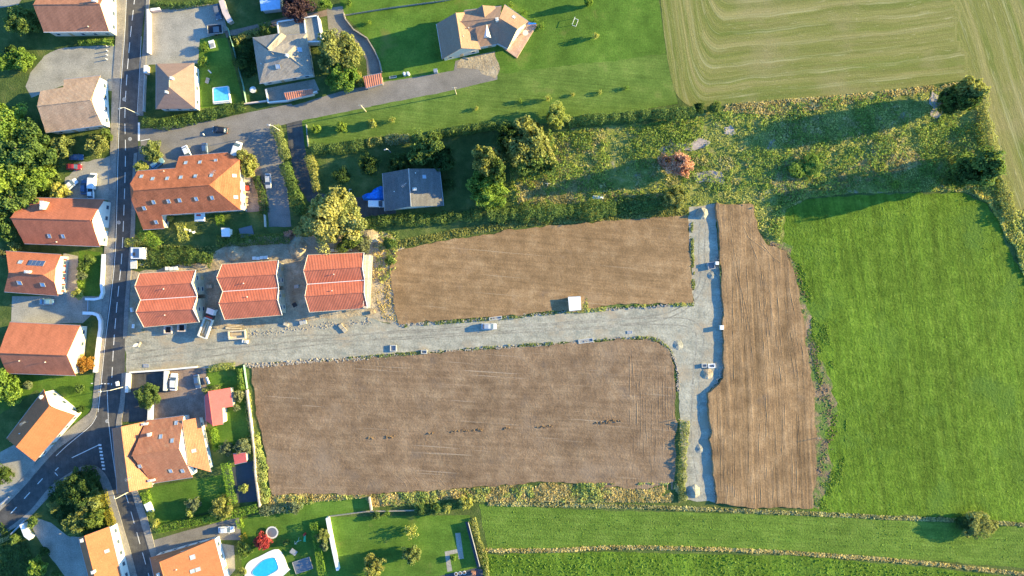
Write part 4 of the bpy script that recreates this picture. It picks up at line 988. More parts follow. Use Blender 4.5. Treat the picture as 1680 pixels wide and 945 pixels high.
T = [
 # px, py, r, h, material, kind, label
 (36,34,24,6,'leaf_green','round','leafy green tree left of the topmost mauve roofed house'),
 (8,102,15,4,'leaf_bright','round','bright green tree on the left edge below the topmost house'),
 (35,98,16,4.5,'leaf_bright','round','bright yellow green tree beside the rounded concrete forecourt'),
 (18,84,11,3,'leaf_dark','bush','dark shrub above the bright tree pair at the forecourt'),
 (10,200,30,8,'leaf_bright','round','tree at the top of the dense left edge grove'),
 (45,250,38,9,'leaf_green','round','largest tree of the dense grove on the left edge'),
 (12,290,34,9,'leaf_bright','round','tree on the left edge in the middle of the grove'),
 (60,288,22,6,'leaf_bright','round','bright tree at the right fringe of the grove near the red car'),
 (30,332,30,8,'leaf_green','round','tree of the grove touching the two tone roof corner'),
 (4,368,24,8,'leaf_green','round','lowest tree of the grove on the left edge'),
 (100,241,17,5,'leaf_olive','round','olive green round tree above the dark blue car'),
 (158,238,16,4.5,'leaf_olive','round','round tree at the corner between garden and main road below the tan roof'),
 (173,222,10,3.5,'leaf_green','round','small tree squeezed between the tan roofed house and the pavement'),
 (96,315,15,4,'leaf_yellow','round','yellow green tree below the white angled car'),
 (24,404,9,3,'leaf_olive','bush','small shrub above the corner of the solar panel roof'),
 (4,416,9,3,'leaf_grey','bush','grey green shrub at the left edge by the solar panel roof'),
 (145,425,10,3,'leaf_green','bush','top shrub in the strip garden between the half hipped house and the white wall'),
 (137,436,9,2.6,'leaf_green','bush','second shrub from the top in the strip garden'),
 (134,452,9,2.6,'leaf_grey','bush','pale middle shrub in the strip garden'),
 (131,466,6,2.0,'leaf_bright','bush','smallest bright shrub in the strip garden'),
 (129,481,9,2.6,'leaf_yellow','bush','yellowish shrub at the lower end of the strip garden'),
 (137,598,14,4,'leaf_orange','round','orange leaved tree at the corner of the plain salmon roof'),
 (6,632,26,6,'leaf_bright','round','large bright tree on the left edge above the diagonal house'),
 (46,634,10,3,'leaf_grey','bush','pale wispy shrub in the lawn above the diagonal house'),
 (131,637,9,2.5,'leaf_green','bush','shrub at the road side end of the lawn above the junction'),
 (131,672,7,2,'leaf_dark','bush','dark shrub at the right corner of the diagonal house'),
 (4,780,14,4,'leaf_dark','round','dark tree on the left edge below the diagonal house'),
 (132,797,28,6,'leaf_dark','round','big dark tree filling the tip of the roundabout shaped garden'),
 (108,806,18,5,'leaf_dark','round','dark tree on the left side of the corner garden'),
 (150,822,16,4.5,'leaf_olive','round','olive tree beside the golden clipped hedge, upper one'),
 (153,848,15,4.5,'leaf_green','round','tree beside the golden clipped hedge, lower one'),
 (136,842,12,3.5,'leaf_olive','round','small olive tree in the middle of the corner garden'),
 (122,862,16,4,'leaf_olive','round','pale olive tree at the lower end of the corner garden'),
 (104,818,12,3,'leaf_yellow','bush','yellowish shrub beside the gate path of the corner garden'),
 (88,832,10,2.5,'leaf_olive','bush','low shrub by the corner garden entrance'),
 (52,858,9,2.5,'leaf_green','bush','green shrub on top of the pale retaining wall bottom left'),
 (24,884,9,3,'leaf_green','bush','shrub on the bottom left parcel edge near the lane'),
 (60,932,15,4,'leaf_bright','round','bright tree on the bottom edge far left'),
 (88,944,10,3,'leaf_green','bush','green shrub on the bottom edge beside the far left tree'),
 (72,905,9,2.5,'leaf_dark','bush','dark shrub beside the bottom left concrete yard'),
 (248,249,17,4,'leaf_olive','round','brownish olive tree at the mouth of the parking yard'),
 (231,270,13,3,'leaf_yellow','bush','golden shrub beside the blue car at the long house'),
 (402,262,16,5,'leaf_olive','round','bare looking brown tree at the right corner of the long house'),
 (406,276,14,4.5,'leaf_yellow','round','yellow green tree over the right corner of the long house roof'),
 (278,357,6,2.0,'leaf_yellow','bush','round clipped yellow bush beside the long house extension'),
 (242,650,20,4,'leaf_green','round','round green tree standing in the asphalt yard above the farmhouse'),
 (391,650,9,3,'leaf_grey','round','small grey green tree right of the pink outbuilding'),
 (388,668,6,2,'leaf_grey','bush','tiny bush below the pink outbuilding corner'),
 (371,737,11,3,'leaf_grey','round','grey green tree left of the small pink shed'),
 (397,732,13,3.5,'leaf_grey','round','grey green tree above the small pink shed'),
 (364,832,17,4,'leaf_olive','round','pale olive tree in the lower right corner of the farmhouse lawn'),
 (317,829,11,3.5,'leaf_grey','round','thin tree standing in the farmhouse lawn'),
 (312,841,9,3,'leaf_yellow','bush','yellow shrub below the thin tree in the farmhouse lawn'),
 (401,800,8,2,'leaf_yellow','bush','yellow bush growing alone in the dark terrace'),
 (247,843,8,2.2,'leaf_green','bush','upper shrub between the farmhouse lawn and the road'),
 (255,862,9,2.2,'leaf_yellow','bush','yellow shrub at the road end of the lime hedge'),
 (401,902,12,3,'leaf_green','round','hollow topped green tree left of the red tree'),
 (429,889,13,3.5,'leaf_red','round','bright red leaved tree beside the trampoline'),
 (469,891,6,1.6,'leaf_green','bush','small shrub on the shaded lawn near the slide'),
 (399,938,7,2,'leaf_olive','bush','olive bush left of the white pool deck'),
 (485,833,12,2.5,'leaf_grey','bush','rounded grey green bush at the end of the hedge above the pool garden'),
 (530,880,11,4,'leaf_olive','round','pale twiggy tree between the pool garden hedge and the white wall'),
 (532,897,8,3,'leaf_grey','bush','bare twiggy shrub against the white wall'),
 (612,928,17,5,'leaf_olive','round','tree on the bottom edge in the lawn right of the white wall'),
 (676,911,15,5,'leaf_olive','round','larger tree in the lawn above the bottom edge, with a long shadow'),
 (674,873,11,3,'leaf_yellow','wisp','wispy yellow tree in the middle of the bottom lawn'),
 (744,916,6,1.3,'leaf_bright','bush','tiny bush beside the angled paving slabs'),
 (764,826,11,3,'leaf_yellow','round','bright yellow shrub at the corner of the bottom lawn and field path'),
 (732,833,10,2.5,'leaf_yellow','bush','yellowish bush in the hedge row left of the corner shrub'),
 (713,836,11,2.8,'leaf_green','bush','green bush in the hedge row above the bottom lawn, second from right'),
 (694,838,10,2.5,'leaf_green','bush','green bush in the hedge row above the bottom lawn, third from right'),
 (634,842,5,1.4,'leaf_bright','bush','small round bright bush on the upper left of the bottom lawn'),
 (617,846,8,1.6,'leaf_green','bush','low leafy bush left of the small round bright bush'),
 (485,8,24,7,'leaf_purple','round','purple brown tree on the top edge'),
 (534,4,12,4,'leaf_bright','bush','bright green shrub on the top edge by the driveway start'),
 (572,5,6,1.5,'leaf_bright','bush','small shrub at the top corner of the big lawn'),
 (434,46,12,3.5,'leaf_green','bush','green shrub at the upper left corner of the speckled grey roof'),
 (403,80,12,3,'leaf_dark','bush','dark shrub between the pool garden fence and the grey house'),
 (395,100,14,3.5,'leaf_dark','bush','larger dark shrub left of the grey hipped roof'),
 (400,78,6,2.8,'leaf_bright','bush','small bright palm like shrub left of the grey hipped roof'),
 (551,84,32,8,'leaf_olive','round','big olive tree shading the lawn right of the grey house'),
 (561,126,25,6,'leaf_bright','round','vivid lime green tree below the big olive tree'),
 (583,128,12,3.5,'leaf_olive','round','thin brownish tree left of the gateway canopy'),
 (335,100,9,1.8,'leaf_bright','bush','bright bush in the pool lawn beside the forecourt'),
 (335,78,9,1.8,'leaf_bright','bush','bright bush at the upper corner of the pool lawn'),
 (541,355,42,10,'leaf_pale','spread','broad olive crowned tree above the middle new row house'),
 (518,370,30,8,'leaf_pale','spread','left lower lobe of the broad olive tree group'),
 (566,364,30,8,'leaf_pale','spread','right hand tree of the broad olive group'),
 (546,333,20,9,'leaf_pale','spread','topmost tree of the broad olive group'),
 (575,398,18,4,'leaf_green','bush','green bush below the broad olive group'),
 (597,402,15,3,'leaf_grey','bush','grey green bush above the rightmost new house'),
 (472,386,9,2.2,'leaf_rust','bush','brownish bush left of the sandy mound'),
 (638,402,14,3,'leaf_green','bush','green bush at the top left corner of the upper ploughed field'),
 (640,428,9,2,'leaf_green','bush','low green bush on the left edge of the upper ploughed field'),
 (700,241,26,7,'leaf_green','round','green tree above the dark bungalow'),
 (727,262,20,5,'leaf_dark','round','dark shaded tree at the upper right corner of the bungalow'),
 (655,268,18,4,'leaf_dark','round','dark tree left above the bungalow'),
 (562,290,15,3,'leaf_dark','bush','dark shrub in the shaded garden left of the bungalow'),
 (605,270,16,4,'leaf_dark','round','dark tree in the shaded garden below the shrub hedge'),
 (735,303,11,2.5,'leaf_dark','bush','dark bush at the right side of the bungalow'),
 (798,262,28,14,'leaf_olive','tall','tall yellow green tree between bungalow and big conical tree'),
 (812,283,20,12,'leaf_green','tall','tree joining the tall yellow green one and the round vivid one'),
 (800,311,31,7,'leaf_bright','round','round vivid green tree right of the bungalow'),
 (866,234,44,12,'leaf_olive','tall','largest bushy tree in the middle hedge line'),
 (878,258,34,9,'leaf_green','round','green lower tree attached to the largest bushy tree'),
 (836,228,22,10,'leaf_dark','round','dark shaded tree left of the largest bushy tree'),
 (913,190,18,7,'leaf_yellow','round','pale yellow tree on the boundary of the big lawn'),
 (1118,266,21,11,'leaf_rust','cone','dead rust brown conifer in the weedy plot'),
 (1108,326,20,5,'leaf_olive','round','pale green tree at the top right corner of the upper ploughed field'),
 (1588,152,27,15,'leaf_olive','tall','tall tree at the upper right corner of the weedy plot'),
 (1570,162,24,13,'leaf_dark','tall','dark tall tree just left of the corner tree'),
 (1612,272,33,14,'leaf_green','tall','tall tree at the lower right corner of the weedy plot'),
 (1585,284,22,10,'leaf_dark','tall','dark tree left of the lower right corner tree'),
 (1600,860,22,3.6,'leaf_olive','round','low tree on the field path bottom right'),
 (1626,862,14,2.4,'leaf_olive','bush','low olive bush right of the field path tree'),
 (1578,856,12,3.0,'leaf_dark','bush','dark bush left of the field path tree'),
 (1470,302,7,2,'leaf_bright','bush','bright bush in the shadow above the green field, left one'),
 (1553,298,8,2,'leaf_green','bush','bright bush in the shadow above the green field, right one'),
 (1147,176,10,3,'leaf_dark','bush','dark shrub in the corner below the mown meadow'),
 (1174,178,13,3,'leaf_green','bush','dark green shrub right of the meadow corner'),
 (1310,278,16,2.2,'leaf_bright','bush','bright leafy bush in the middle of the weedy plot'),
 (1334,270,18,2.5,'leaf_bright','bush','vivid green bush beside the shaded band of the weedy plot'),
]
for t_ in T:
    px, py, r_, h_, mt, kd, lb = t_
    wisp = kd == 'wisp'
    tree(px, py, r_, h_, lb, mt, 'round' if wisp else kd, 'wispy' if wisp else None,
         name='bush' if kd == 'bush' else 'tree', cat='bush' if kd == 'bush' else 'tree')
sap = [(518,212,7,2.4,'leftmost sapling of the lawn row by the lane mouth'), (560,208,8,2.6,'second sapling of the lawn row, slightly greener'),
 (611,202,7,2.2,'third sapling of the lawn row, yellowish'), (643,197,5,2,'fourth sapling of the lawn row, pale yellow'),
 (781,178,4,1.2,'tiny sapling in the lawn below the lane end'), (854,165,4,1.4,'small sapling left of the pale yellow boundary tree row'),
 (899,161,5,2.6,'slim sapling with a long shadow above the pale yellow tree'), (939,155,4,1.0,'bare sapling right of the slim one'),
 (985,151,4,1.2,'tiny sapling in the middle of the right lawn'), (1028,144,4,1.2,'last tiny sapling near the mown meadow'),
 (977,58,6,2.6,'bright yellow sapling in the upper right lawn'), (966,2,7,4,'sapling on the top edge of the lawn'),
 (838,8,5,1.5,'yellow shrub at the top of the peach roof wing'), (860,19,6,1.5,'yellow shrub above the peach roof wing'),
 (878,34,5,1.5,'yellow shrub at the right tip of the pink terrace, upper'), (888,42,6,1.5,'yellow shrub at the right tip of the pink terrace, lower'),
 (606,36,4,1.6,'single small sapling in the lawn beside the curved driveway')]
for px, py, r_, h_, lb in sap:
    tree(px, py, r_, h_, lb, 'leaf_yellow' if px % 2 else 'leaf_bright', 'round', 'wispy' if r_ < 7 else 'small', name='sapling', cat='sapling')

def hedge(pts, wid, h, label, mat='leaf_green', lumpy=0.3, leaf=0.34, dens=16, name='hedge', box=False):
    P = [W(*p, h*0.5) for p in pts]; base = P[0].copy(); base.z = 0
    root = tag(empty(name, base), label, 'hedge'); pts_, nr_ = [], []
    st, tot = [], 0.0
    for a, b in zip(P, P[1:]): st.append((a, b, (b-a).length)); tot += (b-a).length
    n = int(tot*(wid+2*h)*dens)
    for _ in range(n):
        s = random.random()*tot
        for a, b, L in st:
            if s <= L: break
            s -= L
        s = min(s, L); u = (b-a)/max(L, 1e-6); u.z = 0; v = Vector((-u.y, u.x, 0)); c = a + u*s
        q = Vector((c.x*0.3, c.y*0.3, wid)); k = 1 + lumpy*(noise.noise(q)*1.4+noise.noise(q*3.3)*0.9); kh = 1 + lumpy*(noise.noise(q*1.4+Vector((5, 5, 5)))*1.4+noise.noise(q*4.1)*0.7)
        ww, hh = wid*k/2, h*kh
        if box:
            e = random.random()*(wid+2*h)
            if e < wid: x, z, nn = (random.random()*2-1)*ww, hh, Vector((0, 0, 1))
            elif e < wid+h: x, z, nn = ww, random.random()*hh, v
            else: x, z, nn = -ww, random.random()*hh, -v
        else:
            t = math.pi*random.random(); x = ww*math.cos(t); z = hh*(math.sin(t)**0.6)*random.uniform(0.85, 1.05) if random.random() < 0.8 else hh*random.random()
            nn = v*math.cos(t) + Vector((0, 0, math.sin(t)))
        p = Vector((c.x, c.y, 0)) + v*x + Vector((0, 0, z)) - base
        pts_.append(tuple(p)); nr_.append(tuple(nn))
    me = leaf_mesh('foliage', pts_, nr_, leaf, jit=0.35 if box else 0.5); me.materials.append(LM[mat]); obj_from('foliage', me, None, root)
    m = MB()
    for a, b, L in st:
        k = max(1, int(L/1.5))
        for j in range(k):
            c = a.lerp(b, (j+0.5)/k); c.z = 0; m.tube(c-base, c-base+Vector((random.uniform(-.1,.1), random.uniform(-.1,.1), h*0.8)), 0.05, 0.02, 5)
    o = m.build('stems', M['bark'], root)
    return root
HD = [
 ([(236,200),(270,204),(320,193),(360,183),(402,174)], 3.0, 2.0, 'thick green hedge between the pool garden and the side road', 'leaf_green', 0.25, False),
 ([(131,70),(160,68),(186,69)], 1.6, 1.6, 'short hedge below the topmost mauve roof', 'leaf_bright', 0.2, False),
 ([(255,8),(300,9),(350,2)], 1.6, 1.6, 'dark hedge along the upper side of the forecourt', 'leaf_green', 0.2, False),
 ([(450,208),(460,228),(465,248),(470,262)], 3.0, 2.2, 'shrub hedge at the upper end of the narrow drive', 'leaf_olive', 0.35, False),
 ([(466,268),(474,290),(482,312),(488,330),(490,352)], 3.6, 2.4, 'shrub hedge along the left side of the narrow drive', 'leaf_green', 0.35, False),
 ([(506,254),(513,275),(517,298),(521,314)], 2.4, 2.2, 'shrub hedge along the right side of the narrow drive', 'leaf_olive', 0.3, False),
 ([(512,244),(535,243),(560,243),(580,240),(598,236)], 3.2, 2.4, 'bushy hedge starting at the drive below the sapling row', 'leaf_green', 0.35, False),
 ([(602,235),(615,232),(628,230)], 2.6, 2.0, 'short light hedge segment above the shaded garden', 'leaf_olive', 0.3, False),
 ([(633,230),(650,228),(672,227)], 2.4, 1.8, 'short broken hedge segment left of the green tree', 'leaf_grey', 0.4, False),
 ([(712,220),(750,214),(790,208),(838,204)], 2.6, 2.6, 'dark hedge on the lawn boundary left of the largest tree', 'leaf_green', 0.3, False),
 ([(932,200),(960,196),(1000,194),(1045,190),(1070,186),(1100,188),(1138,182)], 3.0, 3.4, 'dark green hedge between the big lawn and the weedy plot', 'leaf_green', 0.35, False),
 ([(600,366),(640,360),(680,361),(720,358),(760,355),(790,352)], 3.0, 2.0, 'shrubby hedge below the bungalow', 'leaf_green', 0.45, False),
 ([(800,352),(850,350),(900,346),(960,345),(1010,342)], 4.6, 2.8, 'tall green hedge above the middle of the upper ploughed field', 'leaf_green', 0.4, False),
 ([(1015,340),(1050,336),(1090,332)], 3.8, 2.2, 'darker hedge end left of the pale corner tree', 'leaf_green', 0.35, False),
 ([(356,396),(390,394),(430,393),(476,390)], 3.2, 1.8, 'green hedge below the shaded gardens of the long house', 'leaf_green', 0.2, False),
 ([(205,398),(225,397),(244,394)], 2.6, 1.6, 'bright hedge stub reaching the road above the white camper', 'leaf_yellow', 0.25, False),
 ([(230,380),(244,392),(262,404)], 3.2, 2.0, 'lime bushes at the corner below the long house extension', 'leaf_bright', 0.4, False),
 ([(248,424),(290,418),(330,422),(350,428)], 4.0, 1.6, 'wild bushes on the bank above the westernmost new house', 'leaf_green', 0.45, False),
 ([(296,364),(300,384),(303,396)], 2.2, 1.6, 'yellow green hedge dividing the gardens of the long house', 'leaf_yellow', 0.25, True),
 ([(360,352),(362,370)], 1.8, 1.6, 'short lime hedge under the long house roof edge', 'hedge_lime', 0.1, True),
 ([(420,290),(430,320),(434,350)], 2.2, 1.4, 'low hedge between the garden and the parking yard', 'leaf_dark', 0.3, False),
 ([(344,606),(365,601),(386,601)], 1.8, 1.4, 'yellowish hedge along the gravel road above the outbuilding lawn', 'leaf_yellow', 0.3, False),
 ([(393,604),(396,622),(397,638)], 1.8, 1.6, 'green hedge next to the green mesh fence', 'leaf_bright', 0.2, False),
 ([(334,642),(350,637),(362,635)], 1.6, 1.4, 'small hedge at the top of the outbuilding', 'leaf_olive', 0.3, False),
 ([(349,702),(353,720),(353,738)], 1.8, 1.5, 'bright shrub strip below the outbuilding', 'hedge_lime', 0.35, False),
 ([(370,758),(374,780),(378,800),(382,826)], 1.9, 2.2, 'tall clipped lime green hedge right of the farmhouse lawn', 'hedge_lime', 0.08, True),
 ([(258,868),(300,859),(350,850),(395,840),(424,832)], 2.2, 1.9, 'long clipped lime hedge along the driveway with the white car', 'hedge_lime', 0.1, True),
 ([(237,806),(244,824)], 1.9, 1.7, 'short clipped lime hedge at the lower left corner of the farmhouse', 'hedge_lime', 0.1, True),
 ([(391,851),(396,866)], 1.3, 1.5, 'upper clipped hedge stub at the driveway end', 'hedge_lime', 0.08, True),
 ([(397,876),(402,886)], 1.3, 1.4, 'lower clipped hedge stub at the driveway end', 'hedge_gold', 0.08, True),
 ([(515,856),(520,884),(524,910),(531,950)], 2.0, 1.8, 'clipped hedge on the right side of the pool garden', 'hedge_lime', 0.1, True),
 ([(427,838),(455,836),(480,833)], 2.6, 1.5, 'grey green hedge left of the rounded bush', 'leaf_grey', 0.3, False),
 ([(168,804),(175,830)], 1.7, 1.6, 'upper golden clipped hedge along the corner garden', 'hedge_gold', 0.06, True),
 ([(176,835),(185,862)], 1.7, 1.6, 'lower golden clipped hedge along the corner garden', 'hedge_gold', 0.06, True),
 ([(0,888),(22,878)], 1.0, 1.2, 'pale dry hedge along the bottom left lane', 'straw', 0.2, True),
 ([(680,836),(710,834),(740,831),(755,829)], 1.8, 1.3, 'leafy hedge along the top of the bottom lawn', 'leaf_green', 0.4, False),
 ([(414,712),(424,745),(430,790),(434,826)], 3.6, 0.9, 'weedy green bank between the tan wall and the lower ploughed field', 'weed', 0.5, False),
 ([(405,645),(408,680),(412,708)], 1.8, 0.7, 'narrow weedy bank beside the tan wall top', 'weed', 0.5, False),
 ([(1124,690),(1121,740),(1119,790),(1121,822)], 2.2, 0.9, 'weedy verge between lower ploughed field and gravel spur', 'leaf_olive', 0.5, False),
 ([(775,850),(785,885),(795,920),(800,950)], 1.8, 0.8, 'weedy verge at the right of the dark path', 'leaf_olive', 0.4, False),
 ([(1600,142),(1612,170),(1618,215),(1630,262),(1648,315),(1662,362)], 3.2, 1.8, 'ragged scrub along the right border of the weedy plot', 'leaf_olive', 0.7, False),
 ([(385,66),(400,58),(425,52)], 2.0, 1.6, 'flowering shrubs above the garden left of the grey house', 'leaf_olive', 0.4, False),
]
for pts, wd, h_, lb, mt, lp, bx in HD:
    hedge(pts, wd, h_, lb, mt, lp, 0.24 if bx else 0.28, 24, box=bx)

# ---- ground cover nobody could count
def pip(x, y, poly):
    c = False; n = len(poly)
    for i in range(n):
        (x1, y1), (x2, y2) = poly[i], poly[(i+1) % n]
        if (y1 > y) != (y2 > y) and x < (x2-x1)*(y-y1)/(y2-y1) + x1: c = not c
    return c
def cover(name, poly, n, size, mat, hmax, label=None, thr=-9, seed=0, nscale=0.14, cat='undergrowth', lean=0.25, zb=0.0, aspect=1.0, edge=0.0):
    xs = [p[0] for p in poly]; ys = [p[1] for p in poly]; P = []; Q = []
    x0, x1, y0, y1 = min(xs), max(xs), min(ys), max(ys); tries = 0
    while len(P) < n and tries < n*12:
        tries += 1
        x = random.uniform(x0, x1); y = random.uniform(y0, y1)
        if not pip(x, y, poly): continue
        p = W(x, y); v = noise.noise(Vector((p.x*nscale, p.y*nscale, seed*3.3)))*0.7 + noise.noise(Vector((p.x*nscale*4, p.y*nscale*4, seed*3.3+9)))*0.5
        if v < thr: continue
        hh = hmax*max(0.08, 0.35 + 0.9*v); z = hh*math.sqrt(random.random())
        P.append((p.x, p.y, z+zb)); Q.append((random.uniform(-lean, lean), random.uniform(-lean, lean), 0.8))
    me = leaf_mesh(name, P, Q, size, 2.0 if name == 'dry_grass' else aspect, jit=0.6); me.materials.append(LM[mat])
    o = obj_from(name, me, None); o['kind'] = 'stuff'; o['label'] = label or name.replace('_', ' '); o['category'] = cat
    return o
plot = [(845,330),(838,300),(838,232),(930,214),(1060,204),(1140,190),(1250,174),(1380,158),(1480,150),(1590,140),(1606,150),(1618,240),(1640,300),(1632,330),(1580,315),(1500,314),(1400,317),(1326,324),(1288,345),(1278,398),(1240,372),(1236,335),(1174,333),(1132,338),(1060,346),(1000,352),(900,352)]
cover('undergrowth', plot, 34000, 0.33, 'weed', 0.6, 'rough green weeds and brambles filling the overgrown plot', seed=1, thr=-0.35)
cover('undergrowth', plot, 15000, 0.38, 'weed_green', 1.2, 'darker green bramble patches in the overgrown plot', seed=2, thr=0.12)
cover('dry_grass', [(850,335),(845,300),(870,275),(900,250),(935,225),(932,290),(990,320),(1100,318),(1085,336),(930,334)], 7000, 0.34, 'straw', 0.5, 'dry straw coloured grass near the bushy trees', seed=3, thr=-0.25, cat='dry grass')
cover('dry_grass', [(1262,300),(1275,262),(1330,250),(1326,300),(1290,330)], 2200, 0.34, 'straw', 0.5, 'dry grass patch in the weedy plot', seed=4, thr=-0.1, cat='dry grass')
cover('dry_grass', [(1180,172),(1380,156),(1480,146),(1580,134),(1580,144),(1480,156),(1380,172),(1290,190),(1190,184)], 4200, 0.34, 'straw', 0.5, 'strip of tall dry grass below the mown meadow', seed=5, thr=-0.3, cat='dry grass')
cover('dry_grass', [(1340,318),(1370,290),(1420,260),(1500,248),(1520,268),(1430,296),(1380,310)], 3400, 0.34, 'straw', 0.5, 'pale dry grass band above the green field', seed=6, thr=-0.2, cat='dry grass')
cover('dry_grass', [(1586,312),(1632,300),(1650,350),(1664,372),(1680,392),(1676,408),(1655,398),(1640,366),(1620,332)], 3000, 0.5, 'weed', 0.9, 'rough grass corner at the right of the green field', seed=7, cat='dry grass')
cover('dry_grass', [(1655,350),(1700,340),(1700,480),(1672,440)], 1800, 0.5, 'weed', 0.8, 'rough grass on the right edge of the photo', seed=8, cat='dry grass')
def band(pts, wpx):
    P = catmull(pts, 3); a = []; b = []
    for i, p in enumerate(P):
        q = P[min(i+1, len(P)-1)]; r_ = P[max(i-1, 0)]; dx, dy = q[0]-r_[0], q[1]-r_[1]; L = math.hypot(dx, dy) or 1
        a.append((p[0]-dy/L*wpx/2, p[1]+dx/L*wpx/2)); b.append((p[0]+dy/L*wpx/2, p[1]-dx/L*wpx/2))
    return a + b[::-1]
cover('dry_grass', band([(800,826),(1000,830),(1180,836),(1340,843),(1480,850),(1570,853),(1700,862)], 6), 4200, 0.34, 'straw', 0.5, 'line of dry grass between the long green fields', seed=9, cat='dry grass')
cover('dry_grass', band([(790,902),(900,903),(1000,898),(1150,900),(1300,907),(1500,922),(1700,944)], 6), 4200, 0.34, 'straw', 0.5, 'line of dry grass along the lowest field path', seed=10, cat='dry grass')
cover('dry_grass', [(440,812),(500,810),(600,812),(760,802),(900,792),(1060,804),(1112,792),(1116,824),(800,822),(760,816),(610,832),(600,816),(500,824),(440,834)], 14000, 0.34, 'straw', 0.5, 'dry grass verge below the lower ploughed field', seed=11, thr=-0.35, cat='dry grass')
cover('undergrowth', [(440,812),(600,812),(760,802),(900,792),(1112,792),(1116,824),(800,822),(610,832),(600,816),(440,834)], 4500, 0.42, 'weed', 0.7, 'green weeds mixed into the verge below the lower ploughed field', seed=12, thr=0.05)
cover('undergrowth', band([(650,402),(720,388),(850,366),(960,358),(1130,348)], 13), 6000, 0.42, 'leaf_olive', 0.6, 'grassy edge above the upper ploughed field', seed=13)
cover('undergrowth', band([(655,535),(720,529),(850,519),(925,510)], 6), 900, 0.36, 'leaf_olive', 0.5, 'weeds on the upper edge of the gravel road', seed=14, thr=0.0)
cover('undergrowth', band([(950,511),(1050,502),(1138,499)], 6), 700, 0.36, 'weed', 0.5, 'weeds on the upper edge of the gravel road near the spur', seed=15, thr=0.0)
cover('undergrowth', band([(520,592),(780,572),(940,561),(1060,554),(1098,574),(1110,605)], 5), 1700, 0.36, 'leaf_olive', 0.5, 'weeds on the lower edge of the gravel road', seed=16, thr=0.02)
cover('undergrowth', band([(1134,352),(1136,420),(1138,495)], 5), 500, 0.36, 'leaf_olive', 0.4, 'weeds beside the upper gravel spur', seed=17, thr=0.0)
cover('undergrowth', band([(1178,400),(1184,470),(1190,600)], 4), 350, 0.36, 'leaf_olive', 0.3, 'weeds on the bank right of the gravel spur', seed=18, thr=0.05, zb=0.4)
cover('undergrowth', [(924,484),(962,482),(966,512),(924,514),(930,508),(954,508),(952,488),(931,489)], 900, 0.34, 'weed', 0.5, 'weeds around the transformer cabin', seed=19)
cover('dry_grass', [(612,400),(642,384),(648,430),(642,470),(655,530),(628,524),(612,470)], 1100, 0.3, 'straw', 0.3, 'dry weeds between the last new house and the ploughed field', seed=20, thr=-0.2, cat='dry grass')
cover('undergrowth', [(612,380),(655,380),(650,440),(625,470),(612,420)], 500, 0.42, 'weed', 0.8, 'green weeds between the last new house and the ploughed field', seed=21, thr=0.0)
cover('undergrowth', [(80,800),(120,776),(165,790),(188,860),(150,885),(110,870),(84,845)], 4500, 0.45, 'leaf_dark', 1.2, 'dense dark planting in the corner garden', seed=22)
cover('undergrowth', [(375,60),(415,55),(428,118),(404,130),(390,110)], 1800, 0.45, 'leaf_dark', 1.0, 'ground cover left of the speckled grey house', seed=23)
cover('undergrowth', [(0,855),(45,890),(70,960),(0,960)], 1800, 0.45, 'leaf_dark', 1.0, 'dark planting on the bottom left parcel', seed=24)
cover('undergrowth', [(0,180),(60,215),(100,270),(100,310),(40,345),(0,400)], 3500, 0.5, 'leaf_green', 1.2, 'low growth under the left edge grove', seed=25)
cover('undergrowth', [(230,400),(350,404),(350,430),(250,438),(222,440)], 1700, 0.45, 'leaf_olive', 0.8, 'weedy bank above the westernmost new house', seed=26)

gf = [(1310,330),(1400,324),(1500,320),(1580,322),(1620,340),(1650,405),(1700,520),(1700,858),(1560,846),(1400,838),(1335,832),(1385,700),(1345,560),(1315,450),(1288,400)]
cover('grass', gf, 900, 0.3, 'turf', 0.1, 'tall bright grass of the large right hand field', seed=31, cat='grass', thr=-0.5)
cover('grass', band([(1272,400),(1330,500),(1352,600),(1372,690),(1365,780),(1345,832)], 34), 3800, 0.32, 'turf', 0.12, 'scattered grass between the east ploughed strip and the green field', seed=32, cat='grass', thr=0.02, nscale=0.1)
cover('grass', [(790,832),(1000,840),(1340,850),(1690,868),(1690,934),(1500,914),(1300,900),(1000,895),(800,900)], 1200, 0.3, 'turf', 0.1, 'short grass of the long strip field', seed=33, cat='grass', thr=-0.2)
cover('grass', [(795,912),(1000,907),(1300,914),(1500,930),(1690,955),(1690,960),(800,960)], 3000, 0.4, 'turf', 0.25, 'tall grass on the bottom edge', seed=34, cat='grass')

cover('undergrowth', plot, 5000, 0.34, 'leaf_bright', 0.9, 'fresh bright green patches in the overgrown plot', seed=41, thr=0.22, nscale=0.09)
cover('undergrowth', plot, 2600, 0.45, 'leaf_green', 2.2, 'dark bramble bushes in the overgrown plot', seed=42, thr=0.3, nscale=0.12)
cover('dry_grass', plot, 5000, 0.32, 'straw', 0.5, 'faded dry patches in the overgrown plot', seed=43, thr=0.2, nscale=0.08, cat='dry grass')
